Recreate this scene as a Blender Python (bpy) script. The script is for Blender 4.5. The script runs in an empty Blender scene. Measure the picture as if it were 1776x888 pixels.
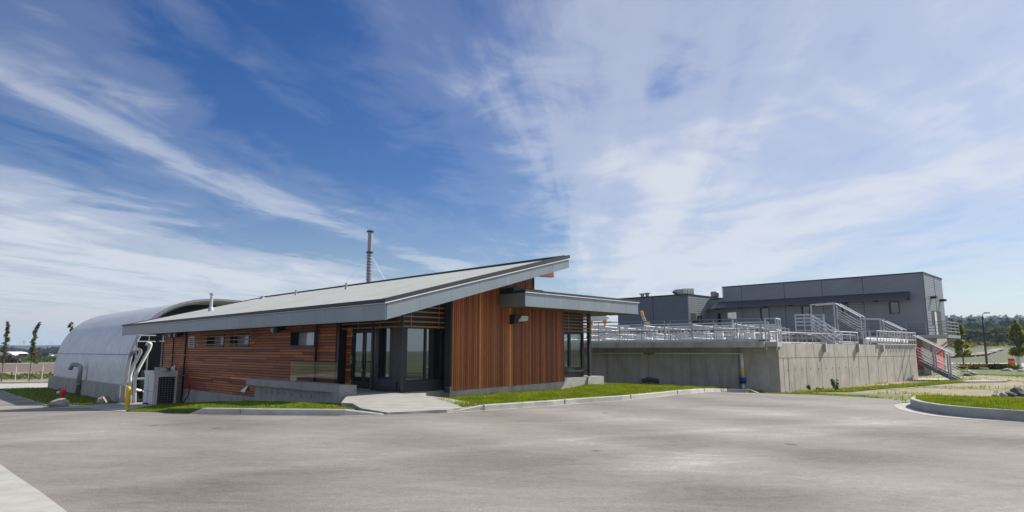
import bpy, bmesh, math, random
from mathutils import Vector, Matrix, noise as mn
random.seed(7)
S=bpy.context.scene; COL=S.collection
R_=math.radians
# ---------------------------------------------------------------- camera
F=1100.; PT=R_(8.5); EYE=1.6; A=R_(45.3)
cam=bpy.data.cameras.new('camera'); co=bpy.data.objects.new('camera',cam); COL.objects.link(co)
cam.sensor_width=36; cam.lens=36*F/1776; cam.clip_start=.1; cam.clip_end=9000
co.location=(0,0,EYE); co.rotation_euler=(R_(90)+PT,0,0); S.camera=co
# ---------------------------------------------------------------- light
SUN_EL=38.5; SUN_X,SUN_Y=.89,.456
sl=bpy.data.lights.new('sun','SUN'); sl.energy=5.0; sl.angle=R_(.5); sl.color=(1,.955,.88)
so=bpy.data.objects.new('sun',sl); COL.objects.link(so)
sdir=Vector((SUN_X,SUN_Y,math.tan(R_(SUN_EL))*math.hypot(SUN_X,SUN_Y))).normalized()
so.rotation_euler=(-sdir).to_track_quat('-Z','Y').to_euler()
S.view_settings.view_transform='Standard'; S.view_settings.look='None'
S.view_settings.exposure=0.30; S.view_settings.gamma=1; S.view_settings.use_curve_mapping=False
W=bpy.data.worlds.new('World'); S.world=W; W.use_nodes=True
nt=W.node_tree; nt.nodes.clear(); N=nt.nodes.new; LK=nt.links.new
def wm(op,a,b=None,c=None,clamp=False):
    n=N('ShaderNodeMath'); n.operation=op; n.use_clamp=clamp
    for i,v in enumerate((a,b,c)):
        if v is None: continue
        if isinstance(v,(int,float)): n.inputs[i].default_value=v
        else: LK(v,n.inputs[i])
    return n.outputs[0]
def wramp(fac,stops):
    n=N('ShaderNodeValToRGB'); cr=n.color_ramp; cr.interpolation='EASE'
    while len(cr.elements)<len(stops): cr.elements.new(.5)
    for e,(p,v) in zip(cr.elements,stops):
        e.position=p; e.color=(v,v,v,1)
    LK(fac,n.inputs[0]); return n.outputs[0]
sky=N('ShaderNodeTexSky'); sky.sky_type='NISHITA'; sky.sun_disc=False
sky.sun_elevation=R_(SUN_EL); sky.sun_rotation=math.atan2(SUN_X,SUN_Y)
sky.air_density=1.0; sky.dust_density=.6; sky.ozone_density=3.0
tc=N('ShaderNodeTexCoord'); sx=N('ShaderNodeSeparateXYZ'); LK(tc.outputs['Generated'],sx.inputs[0])
dx,dy,dz=sx.outputs
zc=wm('MAXIMUM',dz,.012)
AZ=R_(8)
lat=wm('DIVIDE',wm('SUBTRACT',wm('MULTIPLY',dx,math.cos(AZ)),wm('MULTIPLY',dy,math.sin(AZ))),zc)
lon=wm('DIVIDE',wm('ADD',wm('MULTIPLY',dx,math.sin(AZ)),wm('MULTIPLY',dy,math.cos(AZ))),zc)
def cnoise(sa,sb,scale,detail,rough,dist=0.,off=0.):
    cb=N('ShaderNodeCombineXYZ'); LK(wm('MULTIPLY',lat,sa),cb.inputs[0]); LK(wm('MULTIPLY',lon,sb),cb.inputs[1]); cb.inputs[2].default_value=off
    n=N('ShaderNodeTexNoise'); LK(cb.outputs[0],n.inputs['Vector']); n.inputs['Scale'].default_value=scale
    n.inputs['Detail'].default_value=detail; n.inputs['Roughness'].default_value=rough; n.inputs['Distortion'].default_value=dist
    return n.outputs['Fac']
n1=cnoise(1.5,.16,1.1,5,.52,.5,3.1)         # streaks along the wind
n2=cnoise(.9,.6,1.0,6,.55,.9,11.)             # broad mottling
n3=cnoise(1.2,.8,2.0,8,.62,1.4,5.)            # fine cross ripples
nb=cnoise(.5,.22,.9,2,.4,.0,21.)
L2=wm('ADD',wm('ADD',lat,wm('MULTIPLY',wm('SUBTRACT',nb,.5),1.5)),wm('MULTIPLY',wm('SUBTRACT',n1,.5),.55))
# density against the sideways position: bank on the left, one streak, clear blue, the big veil on the right
bias=wramp(wm('DIVIDE',wm('ADD',L2,6.),10.,clamp=True),[(0,.72),(.20,.62),(.285,.20),(.34,.08),(.37,.12),(.402,.32),(.44,.16),(.485,.04),(.535,.18),(.60,.54),(.67,.82),(.76,.78),(.86,.48),(1,.36)])
dens=wm('ADD',wm('MULTIPLY',wm('SUBTRACT',n1,.5),.95),wm('MULTIPLY',wm('SUBTRACT',n2,.5),1.05))
dens=wm('ADD',dens,wm('MULTIPLY',wm('SUBTRACT',n3,.5),.48))
low=wramp(zc,[(0,.16),(.10,.18),(.19,.10),(.28,0)])
dens=wm('ADD',wm('ADD',dens,bias),low)
cl=wramp(dens,[(.02,0),(.28,.12),(.62,.52),(1.,.90)])
hz=wramp(zc,[(.0,.45),(.05,.32),(.14,.12),(.26,0)])
cl=wm('MAXIMUM',cl,hz)
# a low row of heaped cloud far off to the left
cb=N('ShaderNodeCombineXYZ'); az=wm('ARCTAN2',dx,dy); LK(wm('MULTIPLY',az,9.),cb.inputs[0]); LK(wm('MULTIPLY',dz,22.),cb.inputs[1])
nq=N('ShaderNodeTexNoise'); LK(cb.outputs[0],nq.inputs['Vector']); nq.inputs['Scale'].default_value=1.9; nq.inputs['Detail'].default_value=6
cu=wm('MULTIPLY',wramp(dz,[(.030,0),(.040,1),(.053,.9),(.064,0)]),wramp(wm('MULTIPLY',az,-1.),[(.50,0),(.56,1)]))
cu=wm('MULTIPLY',cu,wramp(nq.outputs['Fac'],[(.40,0),(.52,.9)]))
hsv=N('ShaderNodeHueSaturation'); hsv.inputs['Saturation'].default_value=1.38; hsv.inputs['Value'].default_value=.93; hsv.inputs['Hue'].default_value=.515; LK(sky.outputs[0],hsv.inputs['Color'])
mx=N('ShaderNodeMixRGB'); LK(cl,mx.inputs[0]); LK(hsv.outputs[0],mx.inputs[1]); mx.inputs[2].default_value=(7.3,7.6,8.3,1)
mx2=N('ShaderNodeMixRGB'); LK(cu,mx2.inputs[0]); LK(mx.outputs[0],mx2.inputs[1]); mx2.inputs[2].default_value=(7.2,7.0,7.3,1)
bg=N('ShaderNodeBackground'); bg.inputs[1].default_value=.082; LK(mx2.outputs[0],bg.inputs[0])
ow=N('ShaderNodeOutputWorld'); LK(bg.outputs[0],ow.inputs[0])

# ---------------------------------------------------------------- geometry of the view and of the site
cp,sp=math.cos(PT),math.sin(PT); ca,sa=math.cos(A),math.sin(A)
def ray(x,y):
    a=(x-888)/F; b=(444-y)/F
    return (a,cp-b*sp,sp+b*cp)
def uv(X,Y): return (X*ca+Y*sa,-X*sa+Y*ca)
def xy(u,v): return (u*ca-v*sa,u*sa+v*ca)
def W3(u,v,z): return Vector((u*ca-v*sa,u*sa+v*ca,z))
def sm(a,b,t):
    t=max(0.,min(1.,(t-a)/(b-a))); return t*t*(3-2*t)
def g(X,Y):
    """height of the ground"""
    u,v=uv(X,Y); yy=max(Y,10.); q=X/yy
    m=1-sm(-.25,.15,q)
    s=v-18.3; s=max(0.,s) if s>1.5 else (max(0.,s+1.5)**2/6 if s>-1.5 else 0.)
    left=-min(1.72,.0635*s)
    right=-.38*sm(21.,32.,u)
    z=m*left+(1-m)*right
    # the land beyond the street on the right rises to a low field and then to wooded hills
    k=sm(.28,.5,q)
    if k>0 and Y>96: z+=k*(3.4*sm(100,210,Y)+3.5*sm(210,420,Y)+(44+12*mn.noise(Vector((X/230,Y/400,1))))*sm(420,1250,Y))
    return z
def gp(x,y):
    """the ground point seen at a pixel of the photograph"""
    d=ray(x,y); t=2.
    while t<2500:
        if EYE+d[2]*t<g(d[0]*t,d[1]*t): break
        t*=1.02
    lo,hi=t/1.02,t
    for _ in range(30):
        c=(lo+hi)/2
        if EYE+d[2]*c<g(d[0]*c,d[1]*c): hi=c
        else: lo=c
    return (d[0]*hi,d[1]*hi)
def onz(x,y,z):
    d=ray(x,y); t=(z-EYE)/d[2]; return (d[0]*t,d[1]*t)
def atY(x,y,Y):
    d=ray(x,y); t=Y/d[1]; return Vector((d[0]*t,Y,EYE+d[2]*t))
def pu(x,y,u0):
    d=ray(x,y); t=u0/(d[0]*ca+d[1]*sa); return (-d[0]*t*sa+d[1]*t*ca,EYE+d[2]*t)
def pv(x,y,v0):
    d=ray(x,y); t=v0/(-d[0]*sa+d[1]*ca); return (d[0]*t*ca+d[1]*t*sa,EYE+d[2]*t)

# ---------------------------------------------------------------- materials
def mat(name,color,rough=.7,metal=0.,var=.12,scale=3.,bump=0.,bscale=40.,tone=False,detail=5,stretch=(1,1,1),spec=.5,dirt=None,tonecols=None,alpha=None,trans=0.):
    m=bpy.data.materials.new(name); m.use_nodes=True; t=m.node_tree; b=t.nodes['Principled BSDF']
    b.inputs['Roughness'].default_value=rough; b.inputs['Metallic'].default_value=metal
    b.inputs['Specular IOR Level'].default_value=spec
    nn,ll=t.nodes.new,t.links.new
    tcn=nn('ShaderNodeTexCoord'); mp=nn('ShaderNodeMapping'); mp.inputs['Scale'].default_value=stretch
    ge=nn('ShaderNodeNewGeometry'); ll(ge.outputs['Position'],mp.inputs[0])
    no=nn('ShaderNodeTexNoise'); no.inputs['Scale'].default_value=scale; no.inputs['Detail'].default_value=detail; no.inputs['Roughness'].default_value=.6; ll(mp.outputs[0],no.inputs['Vector'])
    rp=nn('ShaderNodeValToRGB'); e=rp.color_ramp.elements
    e[0].position=.3; e[1].position=.7
    e[0].color=tuple(c*(1-var) for c in color)+(1,); e[1].color=tuple(c*(1+var) for c in color)+(1,)
    ll(no.outputs['Fac'],rp.inputs[0]); out=rp.outputs[0]
    if tone:
        at=nn('ShaderNodeAttribute'); at.attribute_name='tone'; at.attribute_type='GEOMETRY'
        r2=nn('ShaderNodeValToRGB'); r2.color_ramp.interpolation='LINEAR'
        cols=tonecols; 
        while len(r2.color_ramp.elements)<len(cols): r2.color_ramp.elements.new(.5)
        for i,(el,c) in enumerate(zip(r2.color_ramp.elements,cols)): el.position=i/(len(cols)-1); el.color=tuple(c)+(1,)
        ll(at.outputs['Fac'],r2.inputs[0])
        mxn=nn('ShaderNodeMixRGB'); mxn.blend_type='MULTIPLY'; mxn.inputs[0].default_value=1.; ll(out,mxn.inputs[1]); ll(r2.outputs[0],mxn.inputs[2]); out=mxn.outputs[0]
    if dirt:
        dcol,dscale,dlo,dhi,damt,dst=dirt
        mp2=nn('ShaderNodeMapping'); mp2.inputs['Scale'].default_value=dst; ll(ge.outputs['Position'],mp2.inputs[0])
        n2_=nn('ShaderNodeTexNoise'); n2_.inputs['Scale'].default_value=dscale; n2_.inputs['Detail'].default_value=8; n2_.inputs['Roughness'].default_value=.65; n2_.inputs['Distortion'].default_value=.4; ll(mp2.outputs[0],n2_.inputs['Vector'])
        r3=nn('ShaderNodeValToRGB'); r3.color_ramp.elements[0].position=dlo; r3.color_ramp.elements[1].position=dhi
        r3.color_ramp.elements[0].color=(0,0,0,1); r3.color_ramp.elements[1].color=(damt,)*3+(1,)
        ll(n2_.outputs['Fac'],r3.inputs[0])
        m3=nn('ShaderNodeMixRGB'); ll(r3.outputs[0],m3.inputs[0]); ll(out,m3.inputs[1]); m3.inputs[2].default_value=tuple(dcol)+(1,); out=m3.outputs[0]
    ll(out,b.inputs['Base Color'])
    if bump:
        n4=nn('ShaderNodeTexNoise'); n4.inputs['Scale'].default_value=bscale; n4.inputs['Detail'].default_value=4; ll(mp.outputs[0],n4.inputs['Vector'])
        bp=nn('ShaderNodeBump'); bp.inputs['Strength'].default_value=bump; bp.inputs['Distance'].default_value=.02
        ll(n4.outputs['Fac'],bp.inputs['Height']); ll(bp.outputs[0],b.inputs['Normal'])
    if trans: b.inputs['Transmission Weight'].default_value=trans
    return m
WOODC=[(.15,.055,.030),(.33,.125,.050),(.40,.150,.055),(.52,.235,.080),(.24,.085,.045),(.44,.180,.062),(.17,.065,.038),(.36,.135,.052),(.80,.48,.20)]
M={}
M['wood_h']=mat('cedar_boards_horizontal',(1.28,.90,.62),.55,0,.28,7.,bump=.3,bscale=30,tone=True,tonecols=WOODC,stretch=(1,1,9))
M['wood_v']=mat('cedar_boards_vertical',(1.12,.80,.54),.52,0,.24,7.,bump=.3,bscale=30,tone=True,tonecols=WOODC,stretch=(6,6,.6))
M['wood_bar']=mat('cedar_louvre',(.42,.19,.07),.5,0,.25,6.)
M['soffit']=mat('soffit_plywood',(.26,.17,.10),.6,0,.15,5.)
M['zinc']=mat('zinc_fascia',(.27,.305,.335),.42,.35,.07,1.4,tone=True,tonecols=[(.9,.9,.9),(1,1,1),(1.08,1.08,1.08)],stretch=(1,1,.5))
M['flash']=mat('black_flashing',(.025,.027,.03),.5,0,.1)
M['drip']=mat('white_drip_edge',(.75,.75,.74),.4,0,.05)
M['membrane']=mat('roof_membrane',(.47,.475,.43),.85,0,.09,.9,bump=.15,bscale=60,dirt=((.33,.33,.29),.35,.5,.75,.5,(1,1,1)))
M['black']=mat('black_metal',(.022,.023,.026),.45,.2,.15)
M['dgrey']=mat('charcoal_panel',(.035,.037,.042),.5,0,.15)
M['conc']=mat('concrete',(.47,.43,.37),.85,0,.14,1.6,bump=.3,bscale=45,dirt=((.20,.17,.135),1.1,.48,.72,.6,(2.2,2.2,.35)))
M['concL']=mat('pale_concrete',(.43,.415,.375),.85,0,.12,2.,bump=.3,bscale=60,dirt=((.25,.235,.20),2.5,.48,.75,.6,(1,1,1)))
M['joint']=mat('concrete_joint',(.17,.155,.135),.9)
M['galv']=mat('galvanised_steel',(.33,.345,.36),.45,.6,.14,6.)
M['alu']=mat('bright_aluminium',(.52,.53,.55),.42,.4,.08,5.)
M['white']=mat('white_paint',(.74,.74,.72),.5,0,.05)
M['offwhite']=mat('ivory_sheet_metal',(.74,.74,.68),.45,0,.06,dirt=((.4,.38,.33),2,.55,.8,.5,(1,1,.4)))
M['yellow']=mat('yellow_paint',(.75,.50,.02),.45,0,.10,dirt=((.4,.28,.1),5,.6,.8,.6,(1,1,1)))
M['dred']=mat('dull_red',(.12,.03,.02),.6)
M['red']=mat('red_paint',(.62,.012,.02),.4,0,.08)
M['orange']=mat('orange_plastic',(.70,.30,.05),.5)
M['blue']=mat('blue_wrap',(.02,.045,.22),.5)
M['fence']=mat('fence_wire',(.62,.63,.62),.45,.2)
M['hut']=mat('ribbed_steel_shell',(.62,.64,.67),.36,.55,.10,.9,dirt=((.46,.48,.51),.9,.5,.75,.45,(1,1,.5)))
M['siding']=mat('grey_corrugated_siding',(.225,.245,.27),.45,.2,.06,.7)
M['awn']=mat('dark_blue_awning',(.075,.077,.10),.45,.2,.08)
M['dark']=mat('dark_interior',(.012,.012,.014),.8)
M['rock']=mat('grey_rock',(.34,.31,.28),.9,0,.3,4.,bump=.8,bscale=9,dirt=((.15,.13,.11),3,.5,.7,.6,(1,1,1)))
M['darkrock']=mat('dark_rock',(.10,.10,.10),.9,0,.35,5.,bump=.8,bscale=9)
M['bark']=mat('bark',(.14,.11,.085),.9,0,.25,8.,bump=.6,bscale=20)
M['brick']=mat('copper_brick',(.45,.22,.10),.6)
M['rubber']=mat('black_rubber',(.02,.02,.02),.8)
def ground_mats():
    # weathered asphalt: pale and dark sweeps with fine aggregate
    m=bpy.data.materials.new('asphalt'); m.use_nodes=True; t=m.node_tree; b=t.nodes['Principled BSDF']; nn,ll=t.nodes.new,t.links.new
    b.inputs['Roughness'].default_value=.88; b.inputs['Specular IOR Level'].default_value=.3
    ge=nn('ShaderNodeNewGeometry')
    def nz(sc,det,st,rot=0,dist=0.,rg=.6):
        mp=nn('ShaderNodeMapping'); mp.inputs['Scale'].default_value=st; mp.inputs['Rotation'].default_value=(0,0,rot); ll(ge.outputs['Position'],mp.inputs[0])
        n=nn('ShaderNodeTexNoise'); n.inputs['Scale'].default_value=sc; n.inputs['Detail'].default_value=det; n.inputs['Roughness'].default_value=rg; n.inputs['Distortion'].default_value=dist; ll(mp.outputs[0],n.inputs['Vector']); return n.outputs['Fac']
    def ma(op,a,b_,c=None):
        n=nn('ShaderNodeMath'); n.operation=op
        for i,v in enumerate((a,b_,c)):
            if v is None: continue
            if isinstance(v,(int,float)): n.inputs[i].default_value=v
            else: ll(v,n.inputs[i])
        return n.outputs[0]
    a=nz(.30,6,(.7,1.3,1),R_(-12),1.2,.62); c=nz(1.3,7,(.5,1.3,1),R_(-14),1.2,.70); f=nz(38,3,(1,1,1)); f2=nz(9,6,(.8,1.2,1),.3,0,.8); big=nz(.10,3,(.9,1.2,1),.3,.8)
    def band(p0,p1,p2,wd,amt):
        (ax,ay),(bx,by),(cx,cy)=p0,p1,p2; d=2*(ax*(by-cy)+bx*(cy-ay)+cx*(ay-by))
        ux=((ax*ax+ay*ay)*(by-cy)+(bx*bx+by*by)*(cy-ay)+(cx*cx+cy*cy)*(ay-by))/d; uy=((ax*ax+ay*ay)*(cx-bx)+(bx*bx+by*by)*(ax-cx)+(cx*cx+cy*cy)*(bx-ax))/d; R=math.hypot(ax-ux,ay-uy)
        vd=nn('ShaderNodeVectorMath'); vd.operation='DISTANCE'; cz=nn('ShaderNodeSeparateXYZ'); ll(ge.outputs['Position'],cz.inputs[0]); cc=nn('ShaderNodeCombineXYZ'); ll(cz.outputs[0],cc.inputs[0]); ll(cz.outputs[1],cc.inputs[1]); ll(cc.outputs[0],vd.inputs[0]); vd.inputs[1].default_value=(ux,uy,0)
        q=ma('ADD',ma('SUBTRACT',vd.outputs['Value'],R),ma('MULTIPLY',ma('SUBTRACT',nz(.8,6,(1,1,1),0,.6),.5),wd*2.2)); q=ma('DIVIDE',q,wd); q=ma('MULTIPLY',q,q); q=ma('POWER',2.718,ma('MULTIPLY',q,-1.))
        return ma('MULTIPLY',q,ma('MULTIPLY',ma('ADD',nz(.5,4,(1,1,1)),.35),amt))
    def arcs(cx,cy,sc,off):
        mp=nn('ShaderNodeMapping'); mp.inputs['Location'].default_value=(-cx,-cy,0); ll(ge.outputs['Position'],mp.inputs[0])
        w=nn('ShaderNodeTexWave'); w.wave_type='RINGS'; w.rings_direction='Z'; w.inputs['Scale'].default_value=sc; w.inputs['Distortion'].default_value=3.2; w.inputs['Detail'].default_value=5; w.inputs['Detail Scale'].default_value=.35; w.inputs['Detail Roughness'].default_value=.6; w.inputs['Phase Offset'].default_value=off; ll(mp.outputs[0],w.inputs['Vector']); return w.outputs['Fac']
    r1_=arcs(26,30,.085,1.); r2_=arcs(-30,-16,.07,2.)
    v=ma('ADD',ma('MULTIPLY',a,.22),ma('MULTIPLY',c,.26)); v=ma('ADD',v,ma('MULTIPLY',f,.22)); v=ma('ADD',v,ma('MULTIPLY',f2,.24)); v=ma('ADD',v,ma('MULTIPLY',big,.20)); v=ma('ADD',v,ma('MULTIPLY',r1_,.06)); v=ma('ADD',v,ma('MULTIPLY',r2_,.04)); v=ma('ADD',v,ma('MULTIPLY',nz(14,4,(1,1,1),0,0,.7),.12)); v=ma('ADD',v,.036); v=ma('ADD',v,band(onz(1090,866,0),onz(1250,790,0),onz(1560,724,0),.8,.065)); v=ma('ADD',v,band(onz(75,853,0),onz(450,812,0),onz(900,770,0),.28,.055)); v=ma('ADD',v,band(onz(0,760,0),onz(700,742,0),onz(1400,712,0),.9,.05)); v=ma('SUBTRACT',v,band(onz(1180,888,0),onz(1400,800,0),onz(1776,765,0),1.0,.07)); v=ma('SUBTRACT',v,band(onz(0,868,0),onz(450,832,0),onz(1000,790,0),.5,.05))
    rp=nn('ShaderNodeValToRGB'); e=rp.color_ramp.elements; e[0].position=.52; e[1].position=.90
    e[0].color=(.110,.099,.088,1); e[1].color=(.48,.45,.41,1); mid=rp.color_ramp.elements.new(.70); mid.color=(.238,.216,.190,1); mid=rp.color_ramp.elements.new(.80); mid.color=(.312,.287,.254,1)
    ll(v,rp.inputs[0])
    sk=nz(70,2,(1,1,1)); r2=nn('ShaderNodeValToRGB'); r2.color_ramp.elements[0].position=.30; r2.color_ramp.elements[1].position=.42; r2.color_ramp.elements[0].color=(.6,.6,.6,1); r2.color_ramp.elements[1].color=(1,1,1,1); ll(sk,r2.inputs[0])
    mxn=nn('ShaderNodeMixRGB'); mxn.blend_type='MULTIPLY'; mxn.inputs[0].default_value=1; ll(rp.outputs[0],mxn.inputs[1]); ll(r2.outputs[0],mxn.inputs[2])
    # a few dark spots
    vo=nn('ShaderNodeTexVoronoi'); vo.inputs['Scale'].default_value=.55; ll(ge.outputs['Position'],vo.inputs['Vector'])
    r4=nn('ShaderNodeValToRGB'); r4.color_ramp.elements[0].position=.035; r4.color_ramp.elements[1].position=.07; r4.color_ramp.elements[0].color=(.5,.5,.5,1); r4.color_ramp.elements[1].color=(1,1,1,1); ll(vo.outputs['Distance'],r4.inputs[0])
    m5=nn('ShaderNodeMixRGB'); m5.blend_type='MULTIPLY'; m5.inputs[0].default_value=1; ll(mxn.outputs[0],m5.inputs[1]); ll(r4.outputs[0],m5.inputs[2])
    ll(m5.outputs[0],b.inputs['Base Color'])
    bp=nn('ShaderNodeBump'); bp.inputs['Strength'].default_value=.5; bp.inputs['Distance'].default_value=.012; ll(ma('ADD',f,ma('MULTIPLY',f2,.8)),bp.inputs['Height']); ll(bp.outputs[0],b.inputs['Normal'])
    M['asphalt']=m
    M['soil']=mat('soil',(.13,.10,.075),.95,0,.3,2.,bump=.6,bscale=15)
    M['lawn']=mat('lawn_base',(.075,.12,.014),.9,0,.35,5.,bump=.8,bscale=50)
    M['gravel']=mat('pale_gravel',(.40,.37,.32),.95,0,.45,16.,bump=1.,bscale=24,detail=2)
    M['drygrass']=mat('dirt_and_dry_grass',(.30,.245,.155),.95,0,.25,1.5,bump=.6,bscale=20,dirt=((.10,.14,.03),.20,.52,.60,.85,(1,.8,1)))
    M['field']=mat('plain_field',(.075,.095,.022),.95,0,.3,.06,dirt=((.10,.075,.035),.02,.50,.62,.7,(.3,3,1)))
    M['ploughed']=mat('ploughed_earth',(.155,.115,.085),.95,0,.16,.25,stretch=(.3,2,1))
    M['straw']=mat('straw_ground',(.32,.27,.155),.95,0,.25,.5,dirt=((.10,.12,.04),.15,.5,.6,.8,(.5,2,1)))
    M['street']=mat('pale_street',(.42,.41,.38),.9,0,.08,.5)
    M['blade']=mat('grass_blade',(.19,.265,.016),.75,0,.25,1.2,tone=True,tonecols=[(.62,.75,.6),(1,1,1),(1.4,1.12,1.0),(1.75,1.35,1.6)],spec=.2)
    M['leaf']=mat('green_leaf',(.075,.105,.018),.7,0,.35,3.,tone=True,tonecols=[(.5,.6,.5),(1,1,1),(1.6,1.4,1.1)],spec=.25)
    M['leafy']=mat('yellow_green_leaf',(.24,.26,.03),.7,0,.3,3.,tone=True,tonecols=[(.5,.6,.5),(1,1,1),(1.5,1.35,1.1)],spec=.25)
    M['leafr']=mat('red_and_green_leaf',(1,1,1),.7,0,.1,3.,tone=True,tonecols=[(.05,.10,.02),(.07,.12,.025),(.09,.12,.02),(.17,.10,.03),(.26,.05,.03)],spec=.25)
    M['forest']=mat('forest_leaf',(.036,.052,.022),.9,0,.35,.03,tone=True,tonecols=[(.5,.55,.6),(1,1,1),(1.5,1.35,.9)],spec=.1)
    M['hazehill']=mat('far_hill_haze_blue',(.055,.075,.105),1.,0,.15,.004,spec=0)  # blue of distant haze painted into the hill's base colour
    M['broom']=mat('flowering_broom',(.17,.145,.022),.9,0,.5,.5,tone=True,tonecols=[(.35,.55,.6),(1,1,1),(1.7,1.25,.6)],spec=.1)
ground_mats()
for k_ in ('blade','leaf','leafy','leafr','broom'):
    t=M[k_].node_tree; b=t.nodes['Principled BSDF']; o_=[n for n in t.nodes if n.type=='OUTPUT_MATERIAL'][0]
    tl=t.nodes.new('ShaderNodeBsdfTranslucent'); t.links.new(b.inputs['Base Color'].links[0].from_socket,tl.inputs['Color']); mxs=t.nodes.new('ShaderNodeMixShader'); mxs.inputs[0].default_value=.45
    t.links.new(b.outputs[0],mxs.inputs[1]); t.links.new(tl.outputs[0],mxs.inputs[2]); t.links.new(mxs.outputs[0],o_.inputs[0])
M['dgalv']=mat('dull_steel',(.15,.155,.16),.5,.5,.1)
def glass_mat(name,dark,refl,through=0.,rough=.01):
    m=bpy.data.materials.new(name); m.use_nodes=True; t=m.node_tree; t.nodes.clear(); nn,ll=t.nodes.new,t.links.new
    o=nn('ShaderNodeOutputMaterial'); gl=nn('ShaderNodeBsdfGlossy'); gl.inputs['Roughness'].default_value=rough; gl.inputs['Color'].default_value=(.86,.93,.95,1)
    df=nn('ShaderNodeBsdfDiffuse'); df.inputs['Color'].default_value=dark+(1,)
    tr=nn('ShaderNodeBsdfTransparent'); tr.inputs['Color'].default_value=(.93,.96,.95,1)
    m0=nn('ShaderNodeMixShader'); m0.inputs[0].default_value=through; ll(df.outputs[0],m0.inputs[1]); ll(tr.outputs[0],m0.inputs[2])
    l0=nn('ShaderNodeLayerWeight'); l0.inputs[0].default_value=.5; lw=nn('ShaderNodeMath'); lw.operation='POWER'; lw.inputs[1].default_value=4.; ll(l0.outputs['Facing'],lw.inputs[0])
    ad=nn('ShaderNodeMath'); ad.operation='ADD'; ll(lw.outputs[0],ad.inputs[0]); ad.inputs[1].default_value=refl; ad.use_clamp=True
    m1=nn('ShaderNodeMixShader'); ll(ad.outputs[0],m1.inputs[0]); ll(m0.outputs[0],m1.inputs[1]); ll(gl.outputs[0],m1.inputs[2]); ll(m1.outputs[0],o.inputs[0]); return m
M['glass']=glass_mat('dark_window_glass',(.012,.014,.014),.24,.0)
M['glassd']=glass_mat('green_window_glass',(.05,.06,.055),.12,.0)
M['glassb']=glass_mat('pale_window_glass',(.62,.62,.70),.12,.0)  # pale lavender base colour in the panes themselves
M['glasst']=glass_mat('clear_window_glass',(.01,.01,.01),.04,.96)
# corrugated siding bump
def corr(m,axis_scale,strength=.9,horizontal=True):
    t=m.node_tree; b=t.nodes['Principled BSDF']; nn,ll=t.nodes.new,t.links.new
    ge=nn('ShaderNodeNewGeometry'); sxn=nn('ShaderNodeSeparateXYZ'); ll(ge.outputs['Position'],sxn.inputs[0])
    mu=nn('ShaderNodeMath'); mu.operation='MULTIPLY'; mu.inputs[1].default_value=axis_scale; ll(sxn.outputs[2],mu.inputs[0])
    si=nn('ShaderNodeMath'); si.operation='SINE'; ll(mu.outputs[0],si.inputs[0])
    bp=nn('ShaderNodeBump'); bp.inputs['Strength'].default_value=strength; bp.inputs['Distance'].default_value=.03; ll(si.outputs[0],bp.inputs['Height']); ll(bp.outputs[0],b.inputs['Normal'])
corr(M['siding'],2*math.pi/.22,.22)

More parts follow.
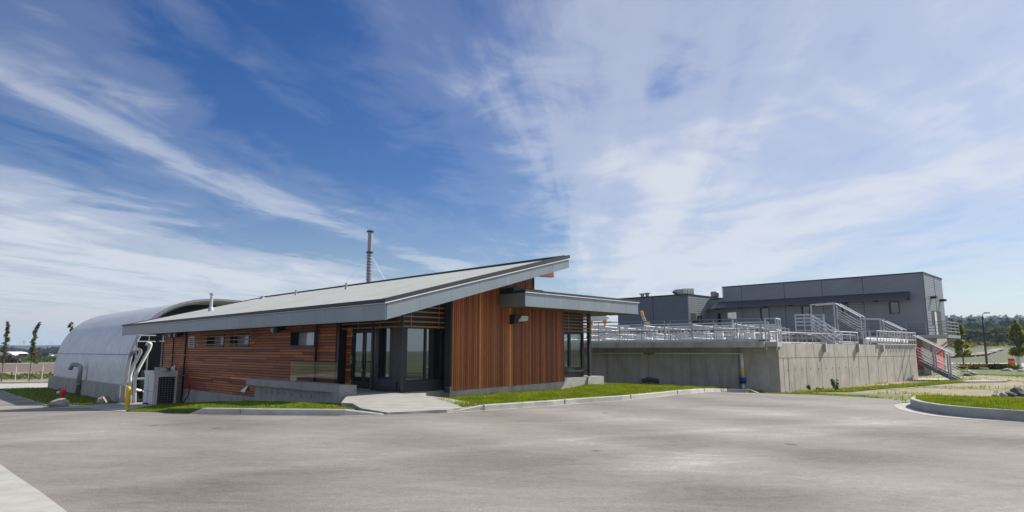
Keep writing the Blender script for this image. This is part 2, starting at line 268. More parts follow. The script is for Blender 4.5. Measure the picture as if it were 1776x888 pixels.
# ---------------------------------------------------------------- mesh builder
def tag(o,label=None,cat=None,group=None,kind=None):
    if label: o['label']=label
    if cat: o['category']=cat
    if group: o['group']=group
    if kind: o['kind']=kind
    return o
def thing(name,loc,label,cat,group=None):
    o=bpy.data.objects.new(name,None); o.location=loc; o.empty_display_size=.3; COL.objects.link(o); return tag(o,label,cat,group)
class MB:
    def __init__(s): s.v=[]; s.f=[]; s.t=[]
    def face(s,idx,tone=.5): s.f.append(tuple(idx)); s.t.append(tone)
    def poly(s,pts,tone=.5):
        n=len(s.v); s.v+= [tuple(p) for p in pts]; s.face(range(n,n+len(pts)),tone); return s
    def hexa(s,p,tone=.5):   # 8 points: bottom ring then top ring
        n=len(s.v); s.v+=[tuple(q) for q in p]
        for q in ((3,2,1,0),(4,5,6,7),(0,1,5,4),(1,2,6,5),(2,3,7,6),(3,0,4,7)): s.face([n+i for i in q],tone)
        return s
    def box(s,u0,u1,v0,v1,z0,z1,tone=.5):   # in the site's building frame
        return s.hexa([W3(u0,v0,z0),W3(u1,v0,z0),W3(u1,v1,z0),W3(u0,v1,z0),W3(u0,v0,z1),W3(u1,v0,z1),W3(u1,v1,z1),W3(u0,v1,z1)],tone)
    def obox(s,c,ax,ay,hx,hy,z0,z1,tone=.5):   # oriented box, centre c (x,y)
        ax=Vector((ax[0],ax[1],0)).normalized(); ay=Vector((-ax.y,ax.x,0)); c=Vector((c[0],c[1],0))
        q=[c-ax*hx-ay*hy,c+ax*hx-ay*hy,c+ax*hx+ay*hy,c-ax*hx+ay*hy]
        return s.hexa([Vector((a.x,a.y,z0)) for a in q]+[Vector((a.x,a.y,z1)) for a in q],tone)
    def slab(s,pts,z0,z1,tone=.5):   # polygon (counter-clockwise) extruded
        n=len(s.v); k=len(pts); f0=z0 if callable(z0) else (lambda x,y:z0); f1=z1 if callable(z1) else (lambda x,y:z1)
        s.v+=[(p[0],p[1],f0(p[0],p[1])) for p in pts]+[(p[0],p[1],f1(p[0],p[1])) for p in pts]
        s.face([n+i for i in range(k)][::-1],tone); s.face([n+k+i for i in range(k)],tone)
        for i in range(k): j=(i+1)%k; s.face((n+i,n+j,n+k+j,n+k+i),tone)
        return s
    def prism(s,prof,v0,v1,tone=.5):   # profile in (u,z), extruded along v
        n=len(s.v); k=len(prof); s.v+=[tuple(W3(u,v0,z)) for u,z in prof]+[tuple(W3(u,v1,z)) for u,z in prof]
        s.face([n+i for i in range(k)],tone); s.face([n+k+i for i in range(k)][::-1],tone)
        for i in range(k): j=(i+1)%k; s.face((n+i,n+k+i,n+k+j,n+j),tone)
        return s
    def bar(s,a,b,w,h=None,tone=.5):   # square bar between two points
        h=h or w; a=Vector(a); b=Vector(b); d=(b-a).normalized(); up=Vector((0,0,1)) if abs(d.z)<.95 else Vector((ca,sa,0))
        x=d.cross(up).normalized()*w/2; y=x.cross(d).normalized()*h/2
        return s.hexa([a-x-y,a+x-y,b+x-y,b-x-y,a-x+y,a+x+y,b+x+y,b-x+y],tone)
    def tube(s,pts,r,n=8,cap=True,tone=.5):
        pts=[Vector(p) for p in pts]; rs=r if isinstance(r,(list,tuple)) else [r]*len(pts); base=len(s.v); prev=None
        for i,p in enumerate(pts):
            d=(pts[min(i+1,len(pts)-1)]-pts[max(i-1,0)]).normalized()
            if prev is None: x=d.cross(Vector((0,0,1)) if abs(d.z)<.9 else Vector((1,0,0))).normalized()
            else: x=(prev-d*prev.dot(d)).normalized()
            prev=x; y=d.cross(x)
            for k in range(n):
                a=2*math.pi*k/n; s.v.append(tuple(p+(x*math.cos(a)+y*math.sin(a))*rs[i]))
        for i in range(len(pts)-1):
            for k in range(n):
                k2=(k+1)%n; s.face((base+i*n+k,base+i*n+k2,base+(i+1)*n+k2,base+(i+1)*n+k),tone)
        if cap:
            s.face([base+k for k in range(n)][::-1],tone); s.face([base+(len(pts)-1)*n+k for k in range(n)],tone)
        return s
    def lathe(s,c,prof,n=14,tone=.5):   # (r,z) profile about a vertical axis
        return s.tube_z(c,prof,n,tone)
    def tube_z(s,c,prof,n=14,tone=.5):
        base=len(s.v)
        for r,z in prof:
            for k in range(n): a=2*math.pi*k/n; s.v.append((c[0]+r*math.cos(a),c[1]+r*math.sin(a),c[2]+z))
        for i in range(len(prof)-1):
            for k in range(n): k2=(k+1)%n; s.face((base+i*n+k,base+i*n+k2,base+(i+1)*n+k2,base+(i+1)*n+k),tone)
        s.face([base+k for k in range(n)][::-1],tone); s.face([base+(len(prof)-1)*n+k for k in range(n)],tone)
        return s
    def split(s,name,m,parent=None,**k):
        p=list(range(len(s.v)))
        def f(a):
            while p[a]!=a: p[a]=p[p[a]]; a=p[a]
            return a
        for q in s.f:
            for i in q[1:]: p[f(i)]=f(q[0])
        gr={}
        for q,t_ in zip(s.f,s.t): gr.setdefault(f(q[0]),[]).append((q,t_))
        out=[]
        for fs in gr.values():
            b=MB(); mp={}
            for q,t_ in fs:
                for i in q:
                    if i not in mp: mp[i]=len(b.v); b.v.append(s.v[i])
                b.face([mp[i] for i in q],t_)
            out.append(b.build(name,m,parent,**k))
        return out
    def build(s,name,m,parent=None,smooth=False,label=None):
        if parent is not None: o0=parent_world(parent)
        else:
            xs=[p[0] for p in s.v]; ys=[p[1] for p in s.v]; zs=[p[2] for p in s.v]
            o0=Vector(((min(xs)+max(xs))/2,(min(ys)+max(ys))/2,min(zs)))
        me=bpy.data.meshes.new(name); me.from_pydata([(p[0]-o0.x,p[1]-o0.y,p[2]-o0.z) for p in s.v],[],s.f)
        at=me.attributes.new('tone','FLOAT','FACE'); at.data.foreach_set('value',s.t)
        me.materials.append(M[m] if isinstance(m,str) else m)
        if smooth: me.polygons.foreach_set('use_smooth',[True]*len(me.polygons))
        me.update(); o=bpy.data.objects.new(name,me); COL.objects.link(o)
        if parent is not None: o.parent=parent
        else: o.location=o0
        if label: o['label']=label
        return o
def parent_world(p):
    # parts are stored in their thing's frame; sub-parts inherit the same origin
    q=p
    while q.parent is not None: q=q.parent
    return Vector(q.location)
def rnd(a,b): return random.uniform(a,b)
def arc_pts(pts,seg=4,rad=.3):
    """round the corners of a polyline"""
    pts=[Vector(p) for p in pts]; out=[pts[0]]
    for i in range(1,len(pts)-1):
        a,b,c=pts[i-1],pts[i],pts[i+1]; r=min(rad,(b-a).length*.45,(c-b).length*.45)
        p=b+(a-b).normalized()*r; q=b+(c-b).normalized()*r
        for k in range(seg+1): t=k/seg; out.append(p*(1-t)**2+b*2*t*(1-t)+q*t*t)
    out.append(pts[-1]); return out

# ---------------------------------------------------------------- ground sheets
def sheet(name,pts,m,off,step=1.,zf=None,skirt=0.,label=None):
    bm=bmesh.new(); vs=[bm.verts.new((p[0],p[1],0)) for p in pts]; bm.faces.new(vs)
    xs=[p[0] for p in pts]; ys=[p[1] for p in pts]
    def cuts(a,b):
        out=[]; t=math.floor(a/step)*step
        while t<b: out.append(t); t+=step if abs(t)<60 else step*4
        return out
    for c in cuts(min(xs),max(xs)): bmesh.ops.bisect_plane(bm,geom=bm.verts[:]+bm.edges[:]+bm.faces[:],plane_co=(c,0,0),plane_no=(1,0,0))
    for c in cuts(min(ys),max(ys)): bmesh.ops.bisect_plane(bm,geom=bm.verts[:]+bm.edges[:]+bm.faces[:],plane_co=(0,c,0),plane_no=(0,1,0))
    for v in bm.verts: v.co.z=(zf(v.co.x,v.co.y) if zf else g(v.co.x,v.co.y))+off
    bmesh.ops.triangulate(bm,faces=bm.faces[:])
    bm.normal_update()
    for f in bm.faces:
        if f.normal.z<0: f.normal_flip()
    if skirt:
        for e in [e for e in bm.edges if len(e.link_faces)==1]:
            a,b=e.verts; l=[l for l in e.link_faces[0].loops if l.edge==e][0]; a=l.vert; b=l.link_loop_next.vert
            bm.faces.new([bm.verts.new(b.co),bm.verts.new(a.co),bm.verts.new(a.co-Vector((0,0,skirt))),bm.verts.new(b.co-Vector((0,0,skirt)))])
    me=bpy.data.meshes.new(name); bm.to_mesh(me); bm.free(); me.materials.append(M[m])
    me.polygons.foreach_set('use_smooth',[not skirt]*len(me.polygons))
    o=bpy.data.objects.new(name,me); COL.objects.link(o); return tag(o,label,kind='structure')
def terrain():
    mb=MB(); rings=[0]; r=3.
    rs=[2.]
    while rs[-1]<3200: rs.append(rs[-1]*1.045+.25)
    na=220
    def az(k): return -math.pi+2*math.pi*k/na
    for r in rs:
        for k in range(na):
            a=az(k); x,y=r*math.sin(a),r*math.cos(a); mb.v.append((x,y,g(x,y)-(.10 if r<120 else .12)))
    mb.v.append((0,0,-.1)); c=len(mb.v)-1
    for i in range(len(rs)-1):
        for k in range(na):
            k2=(k+1)%na; mb.face((i*na+k,i*na+k2,(i+1)*na+k2,(i+1)*na+k)[::-1])
    for k in range(na): mb.face((c,k,(k+1)%na)[::-1])
    o=mb.build('terrain','field',smooth=True); tag(o,kind='structure'); return o
terrain()
# asphalt yard, runs out past the camera and away to the left
front=[gp(x,y) for x,y in ((217,714),(335,718),(450,720),(600,721),(670,719.5),(775,716),(840,712),(960,703),(1080,695),(1149,688),(1237,680),(1304,681),(1325,682),(1400,684.5),(1480,688),(1540,691.5),(1580,695))]
isl=[gp(x,y) for x,y in ((1579,697),(1552,701),(1550,704),(1563,711.5),(1610,721),(1673,727.5),(1776,733))]
lefte=[gp(x,y) for x,y in ((0,678),(16,684),(40,692),(78,704),(100,706.5),(150,708))]
fl=[gp(x,y) for x,y in ((0,805),(25.7,824),(69,852.6),(116,888))]
ext=(fl[-1][0]+(fl[-1][0]-fl[0][0])*1.2,fl[-1][1]+(fl[-1][1]-fl[0][1])*1.2)
far_left=(-75,36)
asph=[(14,-6),(22,-6)]+[(34,10.5)]+[isl[-1]]+isl[-2::-1]+[isl[0]]+front[::-1]+lefte[::-1]+[(-62,48),(-85,44),(-60,20),(-28,17)]+[(-13,12.5)]+fl+[ext,(3,-6)]
seen=[]; 
for p in asph:
    if not seen or (Vector(p)-Vector(seen[-1])).length>.02: seen.append(p)
sheet('asphalt_yard',seen,'asphalt',0.,1.)
# road band beyond the left lawn, and the ground beyond it
sheet('road',[gp(-60,666),gp(100,663.5),gp(100,674),gp(0,676.5),gp(-60,679)],'street',-.02,2.)
gz=-1.72
sheet('dry_verge',[gp(-260,668),gp(-260,645),gp(260,643),gp(260,661)],'straw',-.03,4.)
sheet('ploughed_field',[gp(-300,646),gp(-300,632),gp(300,631),gp(300,644)],'ploughed',-.02,8.)
sheet('gravel_apron',[gp(76,703.5),gp(140,703),gp(200,700),gp(216,697),xy(12.,60),xy(16,60),xy(16,40),xy(12.2,40.5),gp(262,704),gp(222,711.5),gp(216,714.5),gp(150,708.5),gp(95,707)],'gravel',.012,1.)
def lawnz(x,y): return g(x,y)
def kerb(name,pts,hs,w=.15,gutter=0.,side=1,label=None,parent=None,gname=None):
    """kerb stones: pts along the road-side foot, hs heights"""
    P=[Vector((p[0],p[1],0)) for p in pts]; mb=MB(); mb2=MB(); n=len(P)
    nr=[]
    for i in range(n):
        d=(P[min(i+1,n-1)]-P[max(i-1,0)]).normalized(); nr.append(Vector((-d.y,d.x,0))*side)
    secs=[]
    for i in range(n):
        z=g(P[i].x,P[i].y); h=hs[i]; a=P[i]; 
        secs.append([a+Vector((0,0,z-.1)),a+nr[i]*.012+Vector((0,0,z+h-.02)),a+nr[i]*.035+Vector((0,0,z+h)),a+nr[i]*w+Vector((0,0,z+h)),a+nr[i]*w+Vector((0,0,z-.1))])
    b=len(mb.v)
    for s_ in secs: mb.v+=[tuple(q) for q in s_]
    for i in range(n-1):
        for k in range(4): 
            q=(b+i*5+k,b+(i+1)*5+k,b+(i+1)*5+k+1,b+i*5+k+1); mb.face(q if side<0 else q[::-1])
    mb.face([b+k for k in range(5)]); mb.face([b+(n-1)*5+k for k in range(5)][::-1])
    o=mb.build(name,'concL'); tag(o,label,kind='structure')
    if gutter:
        for i in range(n-1):
            q=[]
            for j,o_ in ((i,0),(i+1,0),(i+1,1),(i,1)):
                p=P[j]-nr[j]*(gutter if o_ else -.01); q.append((p.x,p.y,g(p.x,p.y)+.006))
            mb2.poly(q if side>0 else q[::-1])
        tag(mb2.build(gname or 'gutter','concL'),kind='structure')
    return o
def resample(px,hs,step=.5):
    P=[Vector(p) for p in px]; out=[];ho=[]
    for i in range(len(P)-1):
        n=max(1,int((P[i+1]-P[i]).length/step))
        for k in range(n): t=k/n; out.append(tuple(P[i]*(1-t)+P[i+1]*t)); ho.append(hs[i]*(1-t)+hs[i+1]*t)
    out.append(tuple(P[-1])); ho.append(hs[-1]); return out,ho
kp=[gp(x,y) for x,y in ((328,719),(350,718.6),(450,720),(598,721.2),(670,719.5),(775,716),(840,712.2),(960,703.6),(1000,700),(1080,694.6),(1149,687.6),(1200,682.5),(1237,680),(1270,680.2),(1300,681),(1312,681.8))]
kh=[.02,.15,.15,.15,.015,.015,.15,.15,.15,.15,.15,.15,.15,.15,.15,.02]
kps,khs=resample(kp,kh)
kerb('kerb_front',kps,khs,.16,.12,side=1,gname='gutter_front')
# joints in the front kerb
mb=MB()
for i in range(3,len(kps)-2,6):
    if khs[i]<.14: continue
    a=Vector(kps[i]); d=(Vector(kps[i+1])-Vector(kps[i-1])).normalized(); z=g(*a)
    nrm=Vector((-d.y,d.x)); c=a+nrm*.08
    mb.obox(c,d,None,.006,.084,z+.0,z+.153)
tag(mb.build('kerb_joints','joint'),kind='structure')
# island on the right
ip=[gp(x,y) for x,y in ((1600,688.5),(1586,691),(1580,696))]
ip=[gp(1578.8,706.7),gp(1597.8,713),gp(1634,719.3),gp(1689,724.9),gp(1776,731.2)]
d=Vector(ip[-1])-Vector(ip[-2]); ip.append(tuple(Vector(ip[-1])+d.normalized()*12))
nose=Vector(ip[0])
back=[(nose.x+3.2,nose.y+2.9),(nose.x+2.1,nose.y+2.45),(nose.x+1.25,nose.y+1.75),(nose.x+.66,nose.y+1.0),(nose.x+.26,nose.y+.4)]
ipp=[(nose.x+15,nose.y+3.7),(nose.x+7,nose.y+3.5)]+back+ip
ips,ihs=resample(ipp,[.24]*len(ipp),.4)
ips=[(p.x,p.y) for p in arc_pts([(a,b,0) for a,b in ips],2,.2)]; ihs=[.24]*len(ips)
kerb('kerb_island',ips,ihs,.17,.0,side=1)
gi=[]
mbg=MB()
gpan=[gp(x,y) for x,y in ((1600,697.5),(1579,698.5),(1560,700),(1551,702),(1550,704),(1554,707.5),(1563,711.5),(1585,716.5),(1610,721),(1640,724.2),(1673,727.3),(1720,730),(1776,733.4))]
dd=Vector(gpan[-1])-Vector(gpan[-2]); gpan.append(tuple(Vector(gpan[-1])+dd.normalized()*11))
inner=[p for p in ips if p[1]<nose.y+1.2 or p[0]<nose.x+.5]
pan=[(p.x,p.y) for p in arc_pts([(a,b,0) for a,b in gpan],3,.4)]+[ip[-1],ip[-2],ip[-3],ip[-4],ip[-5]]+[(nose.x+.4,nose.y+.5),(nose.x+.8,nose.y+1.1)]
sheet('gutter_island',pan,'concL',.006,1.)
def islz(x,y):
    return g(x,y)+.22+.05*mn.noise(Vector((x*.8,y*.8,0)))
ia=[Vector(p) for p in ips]; ins=[]
for i in range(len(ia)):
    dd=(ia[min(i+1,len(ia)-1)]-ia[max(i-1,0)]).normalized(); ins.append(tuple(ia[i]+Vector((-dd.y,dd.x))*.14))
island_poly=ins
sheet('lawn_island',island_poly,'lawn',0.,1.,zf=islz)
# near-left kerb and its wide gutter pan
flp=[(-13,12.5)]+fl+[ext]
fv=[Vector(p) for p in flp]
def offs(P,w):
    out=[]
    for i in range(len(P)):
        dd=(P[min(i+1,len(P)-1)]-P[max(i-1,0)]).normalized(); out.append(P[i]+Vector((dd.y,-dd.x))*w)
    return out
o1=offs(fv,.62)
sheet('gutter_near',[tuple(p) for p in fv]+[tuple(p) for p in o1[::-1]],'concL',.005,1.)
k1,h1=resample([tuple(p) for p in o1],[.13]*len(o1),.4)
kerb('kerb_near',k1,h1,.17,side=-1)
o2=offs(fv,.75)
sheet('planting_soil',[tuple(p) for p in o2]+[(-6,-6),(-26,-6),(-30,12)],'soil',.11,1.5)
# lawns
def frontz(x,y): return g(x,y)+.145+.06*mn.noise(Vector((x*.5,y*.5,2)))*sm(0,1,1)
lawnA_px=[(775+8,713.5),(842,700.5),(960,692),(1080,683.6),(1149,677.4),(1237,672),(1290,673)]
def inset_line(idx0,idx1,w=.14):
    P=[Vector(p) for p in kps]; out=[]
    for i in range(idx0,idx1):
        dd=(P[min(i+1,len(P)-1)]-P[max(i-1,0)]).normalized(); out.append(tuple(P[i]+Vector((-dd.y,dd.x))*w))
    return out
def near_idx(x,y):
    q=Vector(gp(x,y)); return min(range(len(kps)),key=lambda i:(Vector(kps[i])-q).length)
iA0,iA1=near_idx(815,713.8),len(kps)-1
C0=Vector((12.88,31.)); _d=ray(1591.5,640); _q=_d[0]/_d[1]; _t=(_q*C0.y-C0.x)/(math.cos(R_(42))-_q*math.sin(R_(42))); Rr=C0+Vector((math.cos(R_(42)),math.sin(R_(42))))*_t; TLd=Vector((-.84,.54)); 
lawnA=inset_line(iA0,iA1)+[(10.6,29.4),(12.,30.9),(11.5,33),(4,38),(2,30),xy(19,19.),xy(14.6,19.),xy(14.6,17.6),xy(13.6,17.45),onz(722,688.5,.17)]
def lawnAz(x,y):
    u,v=uv(x,y); return g(x,y)+.135-.13*sm(14.8,17.0,v)*(1-sm(20.5,22.5,u))-.10*sm(27,31,u)+.03*mn.noise(Vector((x*.7,y*.7,2)))
sheet('lawn_front',lawnA,'lawn',0.,.7,zf=lawnAz,skirt=.25)
iB0,iB1=near_idx(345,718.6),near_idx(600,721)+1
lawnB=[gp(222,713.5),gp(300,717)]+inset_line(iB0,iB1)+[onz(618,706,.1),onz(600,699,.1),xy(10.8,18.4),xy(12.4,19.),xy(12.5,36.),xy(11.,36.4),gp(266,704.5),gp(250,708)]
def lawnBz(x,y):
    u,v=uv(x,y); return g(x,y)+.015+(.115*sm(-10.2,-8.8,x))*(1-sm(8.6,10.4,u))-.05*sm(8.6,10.4,u)*sm(-10.2,-8.8,x)+.015*mn.noise(Vector((x*.7,y*.7,2)))
sheet('lawn_by_wall',lawnB,'lawn',0.,.7,zf=lawnBz,skirt=.3)
lawnC=[gp(-40,676),gp(0,678.6),gp(16,684),gp(40,692),gp(78,704),gp(140,703),gp(200,700),gp(216,697),xy(13,48),xy(13,70),gp(90,672.6)]
sheet('lawn_left',lawnC,'lawn',.03,1.5)
# thin kerb strip at the left lawn's edge
ks,hs_=resample([gp(-40,676),gp(0,678.6),gp(16,684),gp(40,692),gp(78,704)],[.06]*5,1.)
kerb('kerb_left',ks,hs_,.12,side=1)
ks,hs_=resample([gp(-60,666),gp(0,664.6),gp(100,662.6)],[.12]*3,3.)
kerb('kerb_far_left',ks,hs_,.35,side=1)
# landing and sloping walk at the entrance
def walkz(x,y): return .02+.18*sm(15.6,19.6,y)
walk=[onz(625,712.5,.03),onz(672,719.6,.0),onz(775,716.2,.0),onz(835,702,.14),onz(724,687.5,.17),xy(13.6,17.4),xy(14.6,18.6),xy(12.7,18.6),xy(12.7,22.3),xy(11.7,22.3),xy(11.3,18.6),onz(592,700,.14),onz(612,702,.12)]
sheet('entrance_walk',walk,'concL',.0,.6,zf=lambda x,y:walkz(x,y)+.02,skirt=.2)
M['broomed']=mat('broom_finished_concrete',(.45,.43,.39),.85,0,.10,2.,bump=.2)
t=M['broomed'].node_tree; b=t.nodes['Principled BSDF']; ge=t.nodes.new('ShaderNodeNewGeometry')
mp=t.nodes.new('ShaderNodeMapping'); mp.inputs['Rotation'].default_value=(0,0,R_(-4)); t.links.new(ge.outputs['Position'],mp.inputs[0])
wv=t.nodes.new('ShaderNodeTexWave'); wv.bands_direction='Y'; wv.inputs['Scale'].default_value=1.15; wv.inputs['Distortion'].default_value=1.; wv.inputs['Detail'].default_value=3; t.links.new(mp.outputs[0],wv.inputs['Vector'])
src=b.inputs['Base Color'].links[0].from_socket; mm=t.nodes.new('ShaderNodeMixRGB'); mm.blend_type='MULTIPLY'; mm.inputs[0].default_value=.34; t.links.new(src,mm.inputs[1]); t.links.new(wv.outputs['Color'],mm.inputs[2]); t.links.new(mm.outputs[0],b.inputs['Base Color'])
bpy.data.objects['entrance_walk'].data.materials[0]=M['broomed']
# dirt ground to the right of the tank, street, far field and gravel track
dirt=[gp(1304,681.5),gp(1400,685),gp(1480,688.5),gp(1545,692),(nose.x,nose.y+.5),(nose.x+.5,nose.y+2.),(nose.x+14,nose.y+3),(60,14),(110,70),(62,88),(27,88),(24,60),(10,60),(12.,30)]
sheet('dirt_ground',dirt,'drygrass',-.02,1.5)
sheet('grass_verge',[gp(1318,681.8),gp(1400,684.6),gp(1480,688.2),gp(1530,690.6),gp(1500,686),gp(1400,681),(12.9,30.6),(12.3,30.5)],'lawn',.0,1.)
lawnR=[(C0.x-.3,C0.y-.5),gp(1400,680),gp(1475,679.5),gp(1540,673),gp(1600,669),gp(1680,662.5),gp(1700,660.5),gp(1650,658.5),(30,44),(27,41),(25.4,39.9)]
sheet('lawn_tank',lawnR,'lawn',.012,1.)
lawnR2=[gp(1640,654),gp(1700,650),gp(1776,652),gp(1900,654),gp(1900,642),gp(1640,641.5)]
sheet('lawn_right',lawnR2,'lawn',.03,3.)
sheet('street',[gp(1560,637.),gp(2000,637.),gp(2000,630),gp(1560,630)],'street',.05,6.)

# ---------------------------------------------------------------- grass blades
def inside(p,poly):
    x,y=p; c=False; n=len(poly); j=n-1
    for i in range(n):
        xi,yi=poly[i]; xj,yj=poly[j]
        if (yi>y)!=(yj>y) and x<(xj-xi)*(y-yi)/(yj-yi)+xi: c=not c
        j=i
    return c
def blades(name,poly,zf,dens,h,label,cull=None,wd=.016,m='blade',lo=0,hi=1):
    xs=[p[0] for p in poly]; ys=[p[1] for p in poly]; a=(max(xs)-min(xs))*(max(ys)-min(ys)); n=int(a*dens); mb=MB(); 
    for _ in range(n):
        x=rnd(min(xs),max(xs)); y=rnd(min(ys),max(ys))
        if cull and not cull(x,y): continue
        if not inside((x,y),poly): continue
        z=zf(x,y)-.01; cl_=.65+.7*mn.noise(Vector((x*1.6,y*1.6,5)))+.4*mn.noise(Vector((x*.45,y*.45,8))); hh=h*rnd(.5,1.15)*max(.35,cl_+.35); th=rnd(0,6.28); w=wd*rnd(.7,1.4)
        cx,sy_=math.cos(th),math.sin(th); lx,ly=rnd(-1,1)*hh*.5,rnd(-1,1)*hh*.5
        b0=len(mb.v); mb.v+=[(x-cx*w,y-sy_*w,z),(x+cx*w,y+sy_*w,z),(x+lx,y+ly,z+hh)]
        mb.face((b0,b0+1,b0+2),min(1,max(0,rnd(lo,hi)*.55+.5*(cl_-.3))))
    o=mb.build(name,m); tag(o,label,'grass',kind='stuff'); return o
blades('grass',lawnA,lawnAz,1000,.085,'bright green uncut grass between the front kerb and the vertical cedar wall',wd=.015,cull=lambda x,y: uv(x,y)[1]<17.4 or x>2)
blades('grass',lawnB,lawnBz,520,.05,'green grass strip below the horizontal cedar wall and concrete bench',wd=.016,cull=lambda x,y:True,hi=.8)
blades('grass',island_poly,islz,1100,.085,'long bright grass filling the kerbed island on the right',cull=lambda x,y: y<21 and x<nose.x+9.5,wd=.013)
blades('grass',lawnC,lambda x,y:g(x,y)+.03,60,.10,'mown lawn triangle in front of the curved steel hut',wd=.03,hi=.8,cull=lambda x,y:uv(x,y)[0]<12.2)
blades('grass',lawnR,lambda x,y:g(x,y)+.01,170,.12,'green weeds and grass along the foot of the sunlit tank wall',wd=.02)
blades('grass',[gp(1318,681.6),gp(1400,684.4),gp(1480,688),gp(1540,691.2),gp(1500,686),gp(1400,681),(12.9,30.6)],lambda x,y:g(x,y),300,.07,'ragged grass strip where the asphalt meets the dirt ground',wd=.016)
def patchy(x,y): return mn.noise(Vector((x*.35,y*.35,9)))>.05
blades('grass',dirt,lambda x,y:g(x,y)-.02,10,.14,'sparse tufts of grass on the dirt ground beside the tank',wd=.03,cull=lambda x,y:patchy(x,y) and x>12,lo=.2)

# ================================================================ main building
UE,UR,VR,VL=10.96,19.67,16.22,44.3           # eave, ridge, near rake, far rake
MS=(4.92-2.523)/(UR-UE)
def sof(u): return 2.523+MS*(u-UE)            # soffit height
def top(u): return 3.04+(5.30-3.04)/(UR-UE)*(u-UE)
UW,VG,VW=12.563,17.95,17.317
office=thing('office_building',W3(16,22,-.1),'low cedar clad building with a single pitched roof and charcoal metal fascia','building')
mb=MB(); mb.prism([(UE+.06,sof(UE)+.01),(UR-.05,sof(UR)+.01),(UR-.05,top(UR)),(UE+.06,top(UE))],VR+.06,VL-.06)
roof=mb.build('roof','soffit',office)
mb=MB(); mb.prism([(UE-.02,top(UE)+.04),(UR+.02,top(UR)+.04),(UR+.02,top(UR)+.075),(UE-.02,top(UE)+.075)],VR+.05,VL-.02); mb.build('roof_membrane','membrane',roof)
mb=MB(); mb.prism([(UE-.03,top(UE)+.01),(UR+.03,top(UR)+.01),(UR+.03,top(UR)+.14),(UR-.35,top(UR)+.155-.35*MS),(UE+.12,top(UE)+.17),(UE-.03,top(UE)+.135)],VR-.03,VR+.16)
mb.box(UE-.03,UE+.12,VR+.161,VL+.03,top(UE)+.0,top(UE)+.13); mb.prism([(UE+.121,top(UE)),(UR,top(UR)),(UR,top(UR)+.13),(UE+.121,top(UE)+.15)],VL-.12,VL+.03)
mb.box(UR-.12,UR+.03,VR+.161,VL-.121,top(UR)-.02,top(UR)+.13)
mb.build('roof_flashing','flash',roof)
mb=MB(); mb.prism([(UE-.05,top(UE)-.025),(UR+.05,top(UR)-.025),(UR+.05,top(UR)+.007),(UE-.05,top(UE)+.007)],VR-.05,VR-.006); mb.box(UE-.05,UE-.006,VR-.004,VL+.03,top(UE)-.02,top(UE)-.002); mb.build('drip_edge','drip',roof)
# fascia panels with seams
mb=MB(); v=VR; k=0
while v<VL-.01:
    v2=min(v+1.2,VL); mb.box(UE,UE+.055,v+(.004 if v>VR else 0),v2-.004,sof(UE),top(UE)-.03,rnd(.2,.8)); v=v2
u=UE
while u<UR-.01:
    u2=min(u+1.28,UR); a=u+.004; b_=u2-.004
    mb.prism([(a,sof(a)),(b_,sof(b_)),(b_,top(b_)-.03),(a,top(a)-.03)],VR,VR+.055,rnd(.2,.8)); u=u2
mb.box(UR-.055,UR,VR+.06,VL,sof(UR),top(UR)-.03); mb.prism([(UE,sof(UE)),(UR,sof(UR)),(UR,top(UR)-.03),(UE,top(UE)-.03)],VL-.055,VL)
mb.build('fascia','zinc',roof)
# walls -----------------------------------------------------------
def wallbox(mb,u0,u1,v0,v1,z0,z1,holes):   # wall in a plane of constant u with rectangular holes (v0,v1,z0,z1)
    vs=sorted({v0,v1}|{h[0] for h in holes}|{h[1] for h in holes}); 
    for a,b in zip(vs,vs[1:]):
        hs=sorted([(h[2],h[3]) for h in holes if h[0]<=a and h[1]>=b]); z=z0
        for p,q in hs: mb.box(u0,u1,a,b,z,p); z=q
        mb.box(u0,u1,a,b,z,z1)
wins=[(32.6,34.85,1.84,2.37),(29.6,31.85,1.84,2.37),(23.44,25.5,1.79,2.38)]
WEND=41.6; WST=21.85
mb=MB(); wallbox(mb,UW+.03,UW+.45,WST,WEND,-.5,sof(UW+.03)-.0,wins)
mb.box(UW+.451,UW+.50,WST,WEND,-.5,2.5); mb.build('wall','dark',office)
mb=MB()
z=-.44; pitch=.118
while z<sof(UW)-.02:
    z1=min(z+pitch-.024,sof(UW)+.0); segs=[(WST,WEND)]
    for h in wins:
        if z1>h[2] and z<h[3]:
            ns=[]
            for a,b in segs:
                if h[0]>a and h[1]<b: ns+=[(a,h[0]),(h[1],b)]
                else: ns.append((a,b))
            segs=ns
    for a,b in segs:
        p=a-rnd(0,3) if a==WST else a
        while p<b-.01:
            q=min(p+rnd(1.2,4.4),b); s0=max(p,a)
            if q>s0+.01: mb.box(UW,UW+.028,s0,q-.004,z,z1,min(.98,random.betavariate(1.6,1.9)))
            p=q
    z+=pitch
mb.build('horizontal_cladding','wood_h',office)
mb=MB(); mb.box(UW-.02,UW+.40,21.8,WEND,-1.6,-.46); mb.box(UW-.07,UW-.021,23,WEND,-1.7,-.86,); mb.build('foundation','conc',office)
